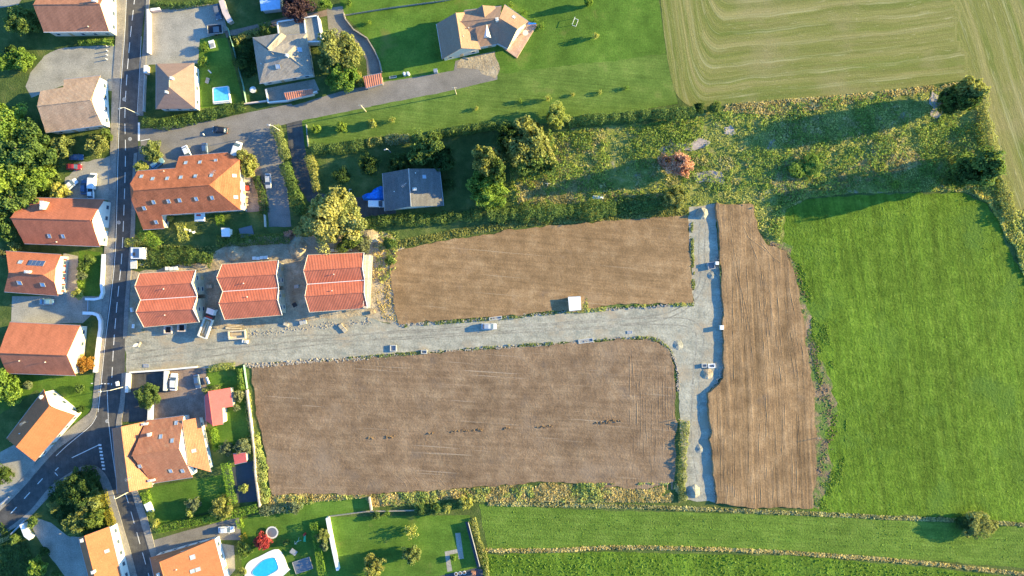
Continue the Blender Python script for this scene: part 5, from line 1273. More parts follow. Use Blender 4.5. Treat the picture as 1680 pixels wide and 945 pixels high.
# ------------------------------------------------------------------ vehicles
def loft(secs, n=None):
    """secs: list of closed rings (same count); returns MB"""
    m = MB(); k = len(secs[0])
    for s in secs: m.v += [tuple(p) for p in s]
    for i in range(len(secs)-1):
        for j in range(k): m.f.append((i*k+j, i*k+(j+1) % k, (i+1)*k+(j+1) % k, (i+1)*k+j))
    m.f.append(tuple(range(k-1, -1, -1))); m.f.append(tuple(range((len(secs)-1)*k, len(secs)*k)))
    return m
def ring(x, w_, z0, z1, b=0.12):
    h = w_/2; return [(x, -h+b, z0), (x, -h, z0+b), (x, -h, z1-b), (x, -h+b, z1), (x, h-b, z1), (x, h, z1-b), (x, h, z0+b), (x, h-b, z0)]
def vehicle(px, py, ang, L, paint_, label, kind='car', cat=None, name=None, group=None, z=0.04, rot_front=0):
    s = L/4.3; p = W(px, py, 0.8); root = tag(empty(name or {'car': 'parked_car', 'van': 'parked_van', 'pickup': 'pickup_truck'}[kind], Vector((p.x, p.y, z)), rz=R(ang)), label, cat or {'car': 'car', 'van': 'van', 'pickup': 'pickup'}[kind], group)
    root.scale = (s, s, s); wd = 1.78
    if kind == 'car':
        body = [ring(-2.15, 1.45, .38, .78), ring(-2.05, 1.68, .26, .88), ring(-1.3, wd, .22, .93), ring(0, wd, .22, .93), ring(1.0, wd, .22, .90), ring(1.85, 1.68, .24, .74), ring(2.12, 1.4, .32, .62)]
        cab = [(-1.75, 1.42, .90), (-1.25, 1.18, 1.38), (-0.2, 1.16, 1.46), (0.35, 1.2, 1.40), (1.15, 1.44, .90)]
    elif kind == 'van':
        body = [ring(-2.15, 1.7, .3, 1.5), ring(-2.1, wd, .25, 1.75), ring(-1.0, wd, .22, 1.82), ring(0.6, wd, .22, 1.82), ring(0.95, wd, .22, 1.45), ring(1.5, wd, .22, 0.98), ring(2.0, 1.65, .25, .85), ring(2.15, 1.45, .3, .65)]
        cab = [(0.45, 1.5, 1.78), (0.62, 1.5, 1.84), (0.75, 1.5, 1.76), (1.1, 1.55, 1.42), (1.62, 1.6, 0.97)]
    else:
        body = [ring(-2.15, 1.7, .4, .95), ring(-0.5, wd, .35, 1.0), ring(0.9, wd, .3, 1.0), ring(1.85, 1.7, .3, .88), ring(2.12, 1.45, .35, .7)]
        cab = [(-0.75, 1.5, .98), (-0.6, 1.3, 1.6), (0.1, 1.28, 1.66), (0.5, 1.3, 1.58), (1.15, 1.5, .98)]
    bo = loft(body).build('body', paint_, root, smooth=False)
    g_ = MB(); lo = 0.86 if kind != 'van' else 0.9
    secs = [[(x, -w_/2, max(lo, zt-(0.5 if kind != 'van' else .12)) if False else lo), (x, -w_/2*(0.97), zt), (x, w_/2*0.97, zt), (x, w_/2, lo)] for x, w_, zt in cab]
    if kind == 'van': secs = [[(x, -w_/2, zt-0.1), (x, -w_/2*.97, zt+0.012), (x, w_/2*.97, zt+0.012), (x, w_/2, zt-0.1)] for x, w_, zt in cab[2:]]
    gm = loft(secs); gm.build('window', M['glass'], root)
    if kind != 'van':
        a, b = cab[1], cab[3]; m = MB(); c = cab[2]
        vs = [(a[0]-.05, -a[1]/2, a[2]+.015), (a[0]-.05, a[1]/2, a[2]+.015), (c[0], -c[1]/2, c[2]+.03), (c[0], c[1]/2, c[2]+.03), (b[0]+.05, -b[1]/2, b[2]+.015), (b[0]+.05, b[1]/2, b[2]+.015)]
        vs += [(x, y, z_-0.04) for x, y, z_ in vs]
        m.add(vs, [(0,2,3,1),(2,4,5,3),(6,7,9,8),(8,9,11,10),(0,6,8,2),(2,8,10,4),(1,3,9,7),(3,5,11,9),(0,1,7,6),(4,10,11,5)]); m.build('roof_panel', paint_, root)
    if kind == 'pickup':
        m = MB(); m.box((-1.4, 0, 1.02), (1.2, 1.4, 0.05)); m.build('load_bed', M['dark'], root)
        m = MB()
        for y in (-.82, .82): m.box((-1.4, y, 1.12), (1.35, 0.08, 0.25))
        m.box((-2.1, 0, 1.12), (0.08, 1.56, 0.25)); m.build('bed_side', paint_, root)
    for x in (-1.3, 1.32):
        for y in (-1, 1):
            m = MB(); m.tube((x, y*0.68, .32), (x, y*0.90, .32), .32, n=14); w_ = m.build('wheel', M['rubber'], root)
            m = MB(); m.tube((x, y*0.9, .32), (x, y*0.915, .32), .19, n=10); m.build('rim', M['steel'], w_)
    for y in (-.6, .6):
        m = MB(); m.box((2.07, y, .62), (.1, .3, .14)); m.build('headlight', M['white'], root)
        m = MB(); m.box((-2.14, y*1.05, .72), (.06, .25, .14)); m.build('taillight', M['red_paint'], root)
        m = MB(); m.box((.85, y*1.6, .98), (.12, .2, .12)); m.build('mirror', paint_, root)
    return root
V = [
 (124.8,257.6,0,4.0,'car_navy','dark blue car parked on the grass below the round olive tree','car'),
 (121,273.5,0,4.2,'car_red','dark red car parked on the grass strip','car'),
 (115.5,303,40,4.3,'car_white','white car parked at an angle above the yellow green tree','car'),
 (137.5,307,88,4.2,'car_navy','dark blue car standing beside the white van and pickup','car'),
 (152,297,85,4.6,'car_white','white van with its nose towards the top, above the white pickup','van'),
 (149,319,-88,4.0,'car_white','white pickup parked at the wall of the two tone roofed house','pickup'),
 (76,495,180,4.0,'car_blue','light blue car in the shaded yard below the solar panel house','car'),
 (356.5,19,-78,4.4,'car_grey','dark grey car in the upper corner of the forecourt','car'),
 (361,213,172,4.3,'car_black','black car standing on the side road','car'),
 (256.5,269,38,4.6,'car_blue','pale blue car behind the yellow bushes left of the long house','car'),
 (306.5,250.5,-65,4.2,'car_white','white car with its nose against the long house','car'),
 (335.8,246,-85,4.0,'car_navy','dark blue car between the two white vehicles above the long house','car'),
 (388.5,245.5,72,4.6,'car_white','white van at the right end of the long house parking','van'),
 (439.7,296.7,-88,4.2,'car_silver','silver white car parked alone in the shaded lane of the parking yard','car'),
 (618,334.8,0,4.5,'car_white','white van beside the blue tarpaulin at the bungalow','van'),
 (802.5,535.5,0,4.4,'car_silver','silver car driving alone on the gravel road','car'),
 (285,626.5,87,4.9,'car_white','white car parked between the low walls above the farmhouse','car'),
 (323,626,-80,4.0,'car_navy','dark blue car at the right end of the walled yard','car'),
 (371,869,3,4.4,'car_white','white car on the driveway next to the long lime hedge','car'),
]
for px, py, a, L, pm, lb, kd in V: vehicle(px, py, a, L, M[pm], lb, kd)

def boxes(name, label, cat, px, py, parts, rz=0, z=0.03, group=None):
    """parts: (part name, material, [(kind, args...)])"""
    p = W(px, py); root = tag(empty(name, Vector((p.x, p.y, z)), rz=R(rz)), label, cat, group)
    for pn, mt, items in parts:
        m = MB()
        for it in items:
            if it[0] == 'b': m.box(it[1], it[2], rz=it[3] if len(it) > 3 else 0, taper=it[4] if len(it) > 4 else 1)
            else: m.tube(it[1], it[2], it[3], it[4] if len(it) > 4 else None, n=it[5] if len(it) > 5 else 10)
        m.build(pn, mt, root)
    return root
# tipper truck
tr = boxes('tipper_truck', 'tipper truck with a white rimmed open bed and dark cab beside the new houses', 'truck', 345, 528,
  [('chassis', M['dark'], [('b', (-0.2,0,.75), (7.6,1.1,.3))]),
   ('cab', M['car_white'], [('b', (3.2,0,1.6), (1.7,2.3,1.9), 0, .92)]),
   ('engine_deck', M['dark'], [('b', (1.75,0,1.35), (1.1,2.2,1.1))]),
   ('red_panel', M['red_paint'], [('b', (1.5,0,1.95), (.35,1.7,.1))]),
   ('bed_floor', M['wood'], [('b', (-1.7,0,1.15), (5.2,1.9,.12))]),
   ('bed_side', M['offwhite'], [('b', (-1.7,1.15,1.6), (5.6,.32,1.0)), ('b', (-1.7,-1.15,1.6), (5.6,.32,1.0)), ('b', (-4.45,0,1.6), (.3,1.98,1.0)), ('b', (1.03,0,1.7), (.3,1.98,1.2))]),
   ('load', M['wood_pale'], [('b', (-1.8,-.35,1.35), (4.2,.4,.3), .05), ('b', (-1.6,.35,1.3), (3.8,.3,.25), -.06)])], rz=70)
m = MB(); m.box((4.03,0,1.95), (.1,2.0,.7)); m.build('windscreen', M['glass'], tr)
for x in (-3.3,-2.1,3.1):
    for y in (-1,1):
        m = MB(); m.tube((x,y*.85,.5), (x,y*1.15,.5), .5, n=14); wh = m.build('wheel', M['rubber'], tr)
        m = MB(); m.tube((x,y*1.15,.5), (x,y*1.17,.5), .27, n=10); m.build('rim', M['steel'], wh)
cp = boxes('camper_van', 'white camper van with dark roof window on the roadside below the bright hedge stub', 'camper', 232, 416,
  [('body', M['car_white'], [('b', (0,0,1.35), (3.5,3.3,2.1), 0, .95)]), ('roof_window', M['car_navy'], [('b', (-.1,0,2.43), (1.6,2.6,.06))]),
   ('hatch', M['dark'], [('b', (-.7,-.3,2.5), (.7,.9,.1))])])
for x in (-1.2,1.2):
    for y in (-1,1): m = MB(); m.tube((x,y*1.5,.35), (x,y*1.68,.35), .34, n=12); m.build('wheel', M['rubber'], cp)
cr = boxes('builders_trailer', 'small pale builders trailer between the camper van and the new house', 'trailer', 222, 434,
  [('bed', M['offwhite'], [('b', (0,0,.75), (1.8,2.4,.3)), ]), ('drawbar', M['steel'], [('t', (.9,.3,.5), (2.4,.1,.45), .05), ('t', (.9,-.3,.5), (2.4,-.1,.45), .05)])])
for y in (-1,1): m = MB(); m.tube((0,y*1.2,.35), (0,y*1.38,.35), .33, n=12); m.build('wheel', M['rubber'], cr)
boxes('motor_trailer', 'open dark box trailer beside the grey car in the forecourt', 'trailer', 355, 50,
  [('tray', M['dark'], [('b', (0,0,.6), (4.0,2.4,.2))]), ('side', M['grey'], [('b', (0,1.25,.85), (4.2,.1,.5)), ('b', (0,-1.25,.85), (4.2,.1,.5)), ('b', (-2.05,0,.85), (.1,2.4,.5)), ('b', (2.05,0,.85), (.1,2.4,.5))]),
   ('wheel', M['rubber'], [('t', (0,1.35,.32), (0,1.5,.32), .32)]), ('wheel', M['rubber'], [('t', (0,-1.35,.32), (0,-1.5,.32), .32)]), ('cover', M['car_grey'], [('b', (.3,-.1,.85), (1.6,1.6,.3))])], rz=5)

# ------------------------------------------------------------------ walls and fences
def wall(pts, th, h, mat, label, name='wall', cat='wall', z0=0.0, cap=None, posts=False):
    P = [W(*p, h) for p in pts]; base = Vector((P[0].x, P[0].y, z0)); root = tag(empty(name, base), label, cat); m = MB()
    L_, R_ = [], []
    for i, p in enumerate(P):
        d1 = (P[i]-P[i-1]) if i else (P[1]-P[0]); d2 = (P[i+1]-P[i]) if i < len(P)-1 else d1
        d1.z = d2.z = 0; d = (d1.normalized()+d2.normalized()).normalized(); nn = Vector((-d.y, d.x, 0))
        L_.append(Vector((p.x, p.y, 0))+nn*th/2); R_.append(Vector((p.x, p.y, 0))-nn*th/2)
    def prism(L_, R_, a, b, m):
        n = len(L_); vs = []
        for l, r in zip(L_, R_): vs += [l-base+Vector((0,0,a)), r-base+Vector((0,0,a)), r-base+Vector((0,0,b)), l-base+Vector((0,0,b))]
        fs = []
        for i in range(n-1):
            k = 4*i; fs += [(k+1,k+5,k+6,k+2), (k+2,k+6,k+7,k+3), (k+3,k+7,k+4,k), (k,k+4,k+5,k+1)]
        fs += [(0,1,2,3), (4*n-4,4*n-1,4*n-2,4*n-3)]; m.add(vs, fs)
    prism(L_, R_, 0, h, m); m.build('wall_panel' if name != 'wall' else 'wall_body', mat, root)
    if cap:
        m = MB(); c = [(l+r)/2 for l, r in zip(L_, R_)]
        prism([q+(l-q)*1.25 for q, l in zip(c, L_)], [q+(l-q)*1.25 for q, l in zip(c, R_)], h+0.002, h+0.07, m); m.build('coping', cap, root)
    if posts:
        for i in range(len(P)-1):
            k = max(1, int((P[i+1]-P[i]).length/2.5))
            for j in range(k+1 if i == len(P)-2 else k):
                c = P[i].lerp(P[i+1], j/k); m = MB(); m.tube(Vector((c.x, c.y, 0))-base, Vector((c.x, c.y, h+0.12))-base, 0.05, n=6); m.build('post', M['steel'], root)
    return root
wall([(242.5,15),(243,50),(243,87)], .5, 1.5, M['wall_pink'], 'white roadside wall of the wide forecourt', cap=M['wall_white'])
wall([(239,107),(238.5,120)], .8, 1.6, M['wall_pink'], 'short gate pillar wall below the long forecourt wall', cap=M['wall_white'])
wall([(237,122),(235.5,150),(234.5,182)], .2, 1.2, M['wall_grey'], 'thin roadside fence wall beside the pyramid roofed house', name='fence_wall')
wall([(247,16),(262,14)], .6, 1.2, M['wall_pink'], 'short wall with rounded end at the top of the forecourt', cap=M['wall_white'])
wall([(168.8,417),(167.5,445),(166,468),(167.5,480),(164,489),(155,491),(139.5,490.5)], .55, 1.2, M['wall_white'], 'white wall curving into the yard entrance, upper one', cap=M['white'])
wall([(135.5,513.5),(152,514),(160,517),(164,526),(164,540),(161.5,556),(158,585),(155,611)], .7, 1.2, M['wall_pink'], 'long white wall curving into the yard entrance, lower one', cap=M['white'])
wall([(144,493),(143.5,511)], .25, .9, M['steel'], 'metal gate across the yard entrance between the curved walls', name='gate', cat='gate')
wall([(209.5,612),(207.5,644)], .7, 1.5, M['wall_cream'], 'cream wall on the road side of the asphalt yard', cap=M['wall_white'])
wall([(212,611),(270,607),(322,602)], .35, 1.0, M['wall_cream'], 'long low cream wall between the yard and the gravel road', cap=M['wall_white'])
wall([(272,609),(270.5,641)], .8, 1.4, M['wall_cream'], 'cream wall dividing asphalt yard and red yard, upper one', cap=M['wall_white'])
wall([(246,665),(245,689)], .9, 1.5, M['wall_white'], 'white wall dividing asphalt yard and red yard, lower one', cap=M['white'])
wall([(404,640),(409,680),(413,712),(417,745),(418,775),(422,805),(425.5,832)], .3, 1.4, M['wall_pink'], 'long tan wall left of the lower ploughed field', cap=M['stone'])
wall([(399,599),(401.5,618),(404.5,638)], .07, 1.2, M['green_mesh'], 'green mesh fence continuing the tan wall upwards', name='mesh_fence', cat='fence', posts=True)
wall([(372,44),(380,70),(390,110),(398,140),(403,168)], .04, 1.1, M['green_mesh'], 'green mesh fence right of the pool lawn', name='mesh_fence', cat='fence', posts=True)
wall([(363,0),(369,20),(378,36)], 1.2, 1.6, M['stone'], 'stone wall at the upper right of the forecourt', cap=M['wall_pink'])
wall([(536.5,850),(540,870),(546,900),(554,936)], .6, 1.8, M['wall_white'], 'tall white wall right of the pool garden', cap=M['white'])
wall([(538,848),(600,840),(680,838)], .12, .9, M['stone'], 'thin boundary wall above the bottom lawn', name='boundary_wall')
wall([(605.5,816),(609,838)], .35, 1.2, M['wall_pink'], 'short stone wall at the end of the narrow green strip', cap=M['stone'])
wall([(35,860),(42,878),(50,884)], .9, 1.8, M['wall_white'], 'pale retaining wall of the bottom left parcel', cap=M['white'])
wall([(0,828),(14,816)], .3, 1.2, M['wall_grey'], 'short teal tinted roadside wall on the left edge', cap=M['steel'])
wall([(17,877),(40,854)], .25, 1.0, M['wall_grey'], 'thin wall along the lane at the bottom left', cap=M['steel'])
wall([(239.5,826),(247,842)], 1.1, 1.5, M['wall_white'], 'stubby white wall between the lime hedge and road shrubs', cap=M['white'])
wall([(563,20),(566,30),(580,48),(602,62),(614,82),(622,100),(626,118)], .3, .7, M['stone'], 'low stone edging along the outside of the curved driveway', name='edging')
wall([(566,24),(640,12),(730,0),(760,-6)], .03, 0.9, M['grey'], 'thin wire fence across the top of the big lawn', name='wire_fence', cat='fence', posts=True)
wall([(436,146),(440,168),(470,165),(520,150)], .35, 1.2, M['wall_grey'], 'grey retaining wall around the terrace of the grey house', cap=M['wall_white'])
wall([(502,204),(505,240)], .1, 1.1, M['steel'], 'short wire fence at the drive mouth', name='wire_fence', cat='fence', posts=True)
wall([(400,170),(440,165)], .3, .8, M['wall_grey'], 'low wall between the lane and the terrace garden', cap=M['wall_pink'])
wall([(768,858),(777,892),(787,930)], .12, 1.3, M['grey'], 'grey fence right of the bottom lawn', name='panel_fence', cat='fence', posts=True)
wall([(433,352),(434,372)], .12, 1.4, M['offwhite'], 'white fence panel at the parking yard corner', name='panel_fence', cat='fence', posts=True)

# ------------------------------------------------------------------ lamps, poles, bollards
def lamp(bx, by, tx, ty, h, label):
    b = W(bx, by); t = W(tx, ty, h); root = tag(empty('street_lamp', b), label, 'street lamp', 'street lamps along the roads')
    d = Vector((t.x-b.x, t.y-b.y, 0)); L = max(0.6, d.length)
    if d.length < 0.1: d = Vector((-1, 0, 0))
    d.normalize()
    m = MB(); m.tube((0,0,0), (0,0,h-0.4), .11, .06, n=10); m.build('pole', M['offwhite'], root)
    m = MB(); m.tube((0,0,h-0.45), d*L*0.6+Vector((0,0,h)), .05); m.tube(d*L*0.6+Vector((0,0,h)), d*L+Vector((0,0,h)), .05); ar = m.build('arm', M['offwhite'], root)
    m = MB(); m.box(d*L+Vector((0,0,h-0.02)), (0.9,0.34,.16), rz=math.atan2(d.y, d.x), taper=.7); m.build('lamp_head', M['steel'], ar)
    m = MB(); m.tube((0,0,0), (0,0,.5), .17, .15); m.build('base', M['grey'], root)
lamp(229, 188, 196, 178, 8, 'street lamp on the corner of the side road and main road')
lamp(206, 634, 163, 642.5, 8, 'street lamp arching over the main road by the junction crossing')
lamp(211, 807, 187, 816, 7, 'street lamp at the lower left corner of the farmhouse')
lamp(462, 216, 440, 205, 7.5, 'street lamp at the entrance of the narrow drive')
lamp(641, 250, 633, 245, 5, 'street lamp standing in the bungalow hedge')
def pole(bx, by, h, label):
    b = W(bx, by); root = tag(empty('utility_pole', b), label, 'utility pole', 'wooden poles on the lawn')
    m = MB(); m.tube((0,0,0), (0,0,h), .14, .09); m.build('pole', M['wood_pale'], root); m = MB(); m.box((0,0,h-.3), (1.4,.1,.1)); m.build('crossbar', M['wood_pale'], root)
pole(600.5, 183, 7, 'wooden pole at the left end of the lawn below the lane')
pole(748.6, 154.5, 6.5, 'wooden pole at the lane end near the villa')
pole(897.5, 305, 5, 'white topped pole in the dry grass of the weedy plot')
for i, (x, y) in enumerate([(177.5,77),(177.5,84),(177,91),(176.5,98)]):
    b = W(x, y); o = MB(); o.tube((0,0,0), (0,0,.8), .13, .11); o.tube((0,0,.8), (0,0,.9), .11, .03)
    q = o.build('bollard', M['white']); q.location = (b.x, b.y, .13)
    tag(q, ['topmost', 'second', 'third', 'lowest'][i] + ' white bollard in the row of four at the forecourt mouth', 'bollard', 'bollards at the forecourt mouth')
boxes('road_sign', 'white sign board standing at the gravel road entrance', 'sign', 229, 565, [('post', M['steel'], [('t', (0,0,0), (0,0,2.6), .05)]), ('board', M['white'], [('b', (0,-.05,2.2), (.9,.06,1.9))]), ('base', M['wood_pale'], [('b', (0,0,.1), (1.4,.5,.2))])], rz=60)
for i, (x, y, lb) in enumerate([(222,508,'tall stacked white formwork boards beside the first new house'), (198.5,628,'white roadside sign cluster near the cream wall')]):
    boxes('sign_panel', lb, 'sign', x, y, [('post', M['steel'], [('t', (0,0,0), (0,0,2.2), .05)]), ('board', M['white'], [('b', (0,0,1.7), (.5,1.2,.9))])], rz=10)

# ------------------------------------------------------------------ people
def person(px, py, ang, top, pants, label):
    p = W(px, py); bm = bmesh.new(); me = bpy.data.meshes.new('body')
    J = [(0,0,.95,.15),(0,0,1.2,.15),(0,0,1.42,.13),(0,0,1.52,.06),(0,0,1.66,.10),(.0,.02,1.76,.07),
         (0,.1,.88,.10),(.06,.11,.5,.07),(0,.11,.09,.05),(.13,.11,.05,.04),(0,-.1,.88,.10),(-.08,-.11,.5,.07),(-.16,-.11,.1,.05),(-.03,-.11,.05,.04),
         (0,.2,1.38,.07),(.0,.26,1.1,.05),(.1,.27,.86,.035),(0,-.2,1.38,.07),(.05,-.26,1.1,.05),(.18,-.27,.9,.035)]
    E = [(0,1),(1,2),(2,3),(3,4),(4,5),(0,6),(6,7),(7,8),(8,9),(0,10),(10,11),(11,12),(12,13),(2,14),(14,15),(15,16),(2,17),(17,18),(18,19)]
    me.from_pydata([j[:3] for j in J], E, []); o = bpy.data.objects.new('person', me); col.objects.link(o)
    s = o.modifiers.new('s', 'SKIN'); me.skin_vertices[0].data[0].use_root = True
    for i, j in enumerate(J): me.skin_vertices[0].data[i].radius = (j[3], j[3])
    o.modifiers.new('d', 'SUBSURF').levels = 1
    dg = bpy.context.evaluated_depsgraph_get(); m2 = bpy.data.meshes.new_from_object(o.evaluated_get(dg)); o.modifiers.clear(); o.data = m2
    m2.materials.clear()
    for k in (M['skin'], top, pants, M['dark']): m2.materials.append(k)
    for f in m2.polygons:
        c = f.center; f.material_index = 3 if c.z < .1 else 2 if c.z < .96 and abs(c.y) < .22 else (0 if c.z > 1.5 or c.z < .95 else 1); f.use_smooth = True
    o.location = (p.x, p.y, .03); o.rotation_euler = (0, 0, R(ang)); tag(o, label, 'person', 'people on the side road')
    h = MB(); h.tube((-.02,0,1.68), (-.01,0,1.79), .115, .07, n=10); h.build('hair', M['bark'], o)
person(337, 222, 20, M['white'], M['car_navy'], 'person in a white top walking left of the black car')
person(371.5, 216, 160, M['offwhite'], M['dark'], 'person in a pale top standing right of the black car')

# ------------------------------------------------------------------ pools, play things, garden furniture
p0 = W(363,155); root = tag(empty('swimming_pool', p0), 'rectangular pool with a light blue cover and white rim in the small lawn', 'pool')
Q = [W(349,144.5,.9), W(373.5,141.5,.9), W(377.5,167.5,.9), W(350,170,.9)]
m = MB(); m.face([q-p0-Vector((0,0,.06)) for q in Q][::-1]); m.face([q-p0-Vector((0,0,.05)) for q in Q]); m.build('cover', M['pool_cover'], root)
m = MB()
for i in range(4):
    a, b = Q[i], Q[(i+1)%4]; m.box((a+b)/2-p0-Vector((0,0,.45)), ((b-a).length+.15, .22, .92), rz=math.atan2((b-a).y, (b-a).x))
m.build('rim', M['white'], root)
m = MB(); a, b = W(350,168,.9), W(377.3,165.5,.9); m.tube(a-p0+Vector((0,0,.08)), b-p0+Vector((0,0,.08)), .22); m.build('cover_roller', M['white'], root)
p0 = W(440,920); root = tag(empty('swimming_pool', p0), 'kidney shaped blue pool in a white paved deck on the bottom edge', 'pool')
deck = catmull([(457,901),(473,931),(474,936),(440,962),(412,958),(402,945),(402,932),(409,921),(425,913)], 4, True)
D = [W(x, y)-p0 for x, y in deck]; D = [Vector((q.x, q.y, .16)) for q in D]
m = MB(); m.face(D if sum(D[i].x*D[(i+1)%len(D)].y-D[(i+1)%len(D)].x*D[i].y for i in range(len(D))) > 0 else D[::-1])
for i in range(len(D)): a, b = D[i], D[(i+1)%len(D)]; m.face([a, b, Vector((b.x,b.y,0)), Vector((a.x,a.y,0))])
m.build('deck', M['white'], root)
wt = catmull([(446,914.5),(453,917),(457,929),(455,935),(445,941),(432,947),(418,944),(414,938),(422,928),(432,919)], 4, True)
D = [W(x, y)-p0 for x, y in wt]; D = [Vector((q.x, q.y, .172)) for q in D]
m = MB(); m.face(D if sum(D[i].x*D[(i+1)%len(D)].y-D[(i+1)%len(D)].x*D[i].y for i in range(len(D))) > 0 else D[::-1]); m.build('water', M['pool_water'], root)
m = MB(); n = len(D)
for i in range(n): m.tube(D[i]+Vector((0,0,.01)), D[(i+1)%n]+Vector((0,0,.01)), .07, n=5, caps=False)
m.build('rim', M['steel'], root)
p0 = W(448,872); root = tag(empty('trampoline', p0), 'round trampoline with a pale ring on the lawn beside the red tree', 'trampoline')
m = MB(); 
for i in range(24):
    a, b = 2*math.pi*i/24, 2*math.pi*(i+1)/24
    m.face([(1.35*math.cos(a),1.35*math.sin(a),.8),(1.75*math.cos(a),1.75*math.sin(a),.8),(1.75*math.cos(b),1.75*math.sin(b),.8),(1.35*math.cos(b),1.35*math.sin(b),.8)])
m.build('pad', M['offwhite'], root)
m = MB(); m.face([(1.34*math.cos(2*math.pi*i/24),1.34*math.sin(2*math.pi*i/24),.78) for i in range(24)]); m.build('mat', M['car_grey'], root)
for k in range(6): a = k*math.pi/3; m = MB(); m.tube((1.6*math.cos(a),1.6*math.sin(a),0), (1.6*math.cos(a),1.6*math.sin(a),.78), .05); m.build('leg', M['steel'], root)
boxes('slide', 'green childrens slide on the shaded lawn', 'slide', 501, 878, [('chute', M['green_plastic'], [('b', (0,-.6,.45), (.55,1.6,.12)), ('b', (0,-1.5,.2), (.65,.5,.12))]), ('ladder', M['red_paint'], [('b', (0,.5,.7), (.5,.5,1.4))])], rz=-5)
boxes('swing_set', 'small pale play frame left of the green slide', 'play frame', 489, 887, [('frame', M['offwhite'], [('t', (-.8,-.5,0), (-.6,0,1.5), .05), ('t', (-.8,.5,0), (-.6,0,1.5), .05), ('t', (.8,-.5,0), (.6,0,1.5), .05), ('t', (.8,.5,0), (.6,0,1.5), .05), ('t', (-.7,0,1.5), (.7,0,1.5), .05)]), ('seat', M['green_plastic'], [('b', (0,0,.45), (.5,.25,.05)), ('t', (-.2,0,.45), (-.2,0,1.5), .015), ('t', (.2,0,.45), (.2,0,1.5), .015)])], rz=40)
boxes('garden_table', 'dark square table on the lawn above the pool deck corner', 'table', 483, 904, [('top', M['grey'], [('b', (0,0,.74), (1.9,1.4,.06))])]+[('leg', M['dark'], [('t', (x,y,0), (x,y,.71), .04)]) for x in (-.8,.8) for y in (-.55,.55)], rz=-35)
boxes('covered_pool', 'dark netted cover at the lower right of the pool garden', 'pool cover', 497, 927, [('frame', M['grey'], [('b', (0,1.7,.2), (5.0,.1,.4)), ('b', (0,-1.7,.2), (5.0,.1,.4)), ('b', (2.5,0,.2), (.1,3.3,.4)), ('b', (-2.5,0,.2), (.1,3.3,.4))]), ('net', M['car_grey'], [('b', (0,0,.3), (4.9,3.3,.04))])], rz=18)
for i, (x, y) in enumerate([(748.6,940),(755.3,939),(762,938.2)]):
    boxes('planter', ['left', 'middle', 'right'][i] + ' round white planter on the dark terrace at the bottom edge', 'planter', x, y, [('pot', M['white'], [('t', (0,0,0), (0,0,.7), .34, .52, 16)]), ('soil', M['leaf'] if 'leaf' in M else M['bark'], [('t', (0,0,.7), (0,0,.72), .42, .4, 14)])], group='round white planters')
boxes('brick_grill', 'small orange brick barbecue in the terrace corner at the bottom edge', 'barbecue', 777, 939, [('hearth', M['brick'], [('b', (0,0,.5), (1.2,.9,1.0))]), ('flue', M['brick'], [('b', (0,.2,1.3), (.5,.4,.7))]), ('grate', M['dark'], [('b', (0,-.15,1.02), (.9,.4,.03))])])
for i, (x, y, a, c, lb) in enumerate([(408,296,0,'wood_pale','upper wooden patio set beside the right end of the long house'), (406,309,0,'red_paint','red topped patio table beside the right end of the long house'), (404,330,0,'wood','lower wooden patio set beside the right end of the long house')]):
    boxes('patio_table', lb, 'patio set', x, y, [('top', M[c], [('b', (0,0,.74), (1.5,1.3,.06))]), ('bench', M['wood_pale'], [('b', (0,1.1,.45), (1.6,.35,.06))]), ('bench', M['wood_pale'], [('b', (0,-1.1,.45), (1.6,.35,.06))])]+[('leg', M['dark'], [('t', (x_,y_,0), (x_,y_,.71), .05)]) for x_ in (-.6,.6) for y_ in (-.5,.5)], rz=a)
boxes('pavilion', 'white garden gazebo roof with a red patch under the long house eaves', 'gazebo', 333.5, 357.5, [('roof_cloth', M['white'], [('b', (0,0,2.3), (3.0,2.4,.25), 0, .8)]), ('red_patch', M['red_paint'], [('b', (-.2,.5,2.44), (1.2,.5,.04))])]+[('post', M['steel'], [('t', (x_,y_,0), (x_,y_,2.2), .05)]) for x_ in (-1.4,1.4) for y_ in (-1.1,1.1)])
for x_, y_, nm in [(307,377,'left'), (313,379,'middle'), (320,381,'right')]:
    boxes('garden_chair', nm + ' white garden chair on the shaded lawn below the gazebo', 'chair', x_, y_, [('seat', M['white'], [('b', (0,0,.43), (.6,.6,.06))]), ('backrest', M['white'], [('b', (0,.3,.75), (.6,.08,.6))])]+[('leg', M['white'], [('t', (a_,b_,0), (a_,b_,.4), .03)]) for a_ in (-.25,.25) for b_ in (-.25,.25)], rz=random.uniform(0, 180), group='white garden chairs')
boxes('sand_pit', 'large dark square platform on the shaded lawn near the white shed', 'platform', 405, 380.5, [('deck', M['car_grey'], [('b', (0,0,.3), (3.8,2.8,.12))]), ('frame', M['grey'], [('b', (0,0,.12), (3.6,2.6,.24))])], rz=14)
boxes('lounger', 'white sun lounger near the bright bush in the pool lawn', 'lounger', 349, 74, [('frame', M['white'], [('b', (0,0,.35), (1.6,2.0,.08))]), ('headrest', M['white'], [('b', (0,.9,.5), (1.5,.5,.25))]), ('cushion', M['grey'], [('b', (0,-.2,.42), (1.1,1.2,.06))])], rz=15)
boxes('lounger', 'grey lounger above the rectangular pool', 'lounger', 341, 133, [('frame', M['grey'], [('b', (0,0,.3), (1.0,1.5,.08))]), ('headrest', M['grey'], [('b', (0,.6,.42), (1.0,.4,.2))])], rz=-20)
boxes('bench', 'small pale bench in the middle of the pool lawn', 'bench', 345, 118, [('seat', M['offwhite'], [('b', (0,0,.42), (1.2,.35,.06))]), ('leg', M['steel'], [('b', (-.5,0,.2), (.06,.3,.4))]), ('leg', M['steel'], [('b', (.5,0,.2), (.06,.3,.4))])], rz=-45)
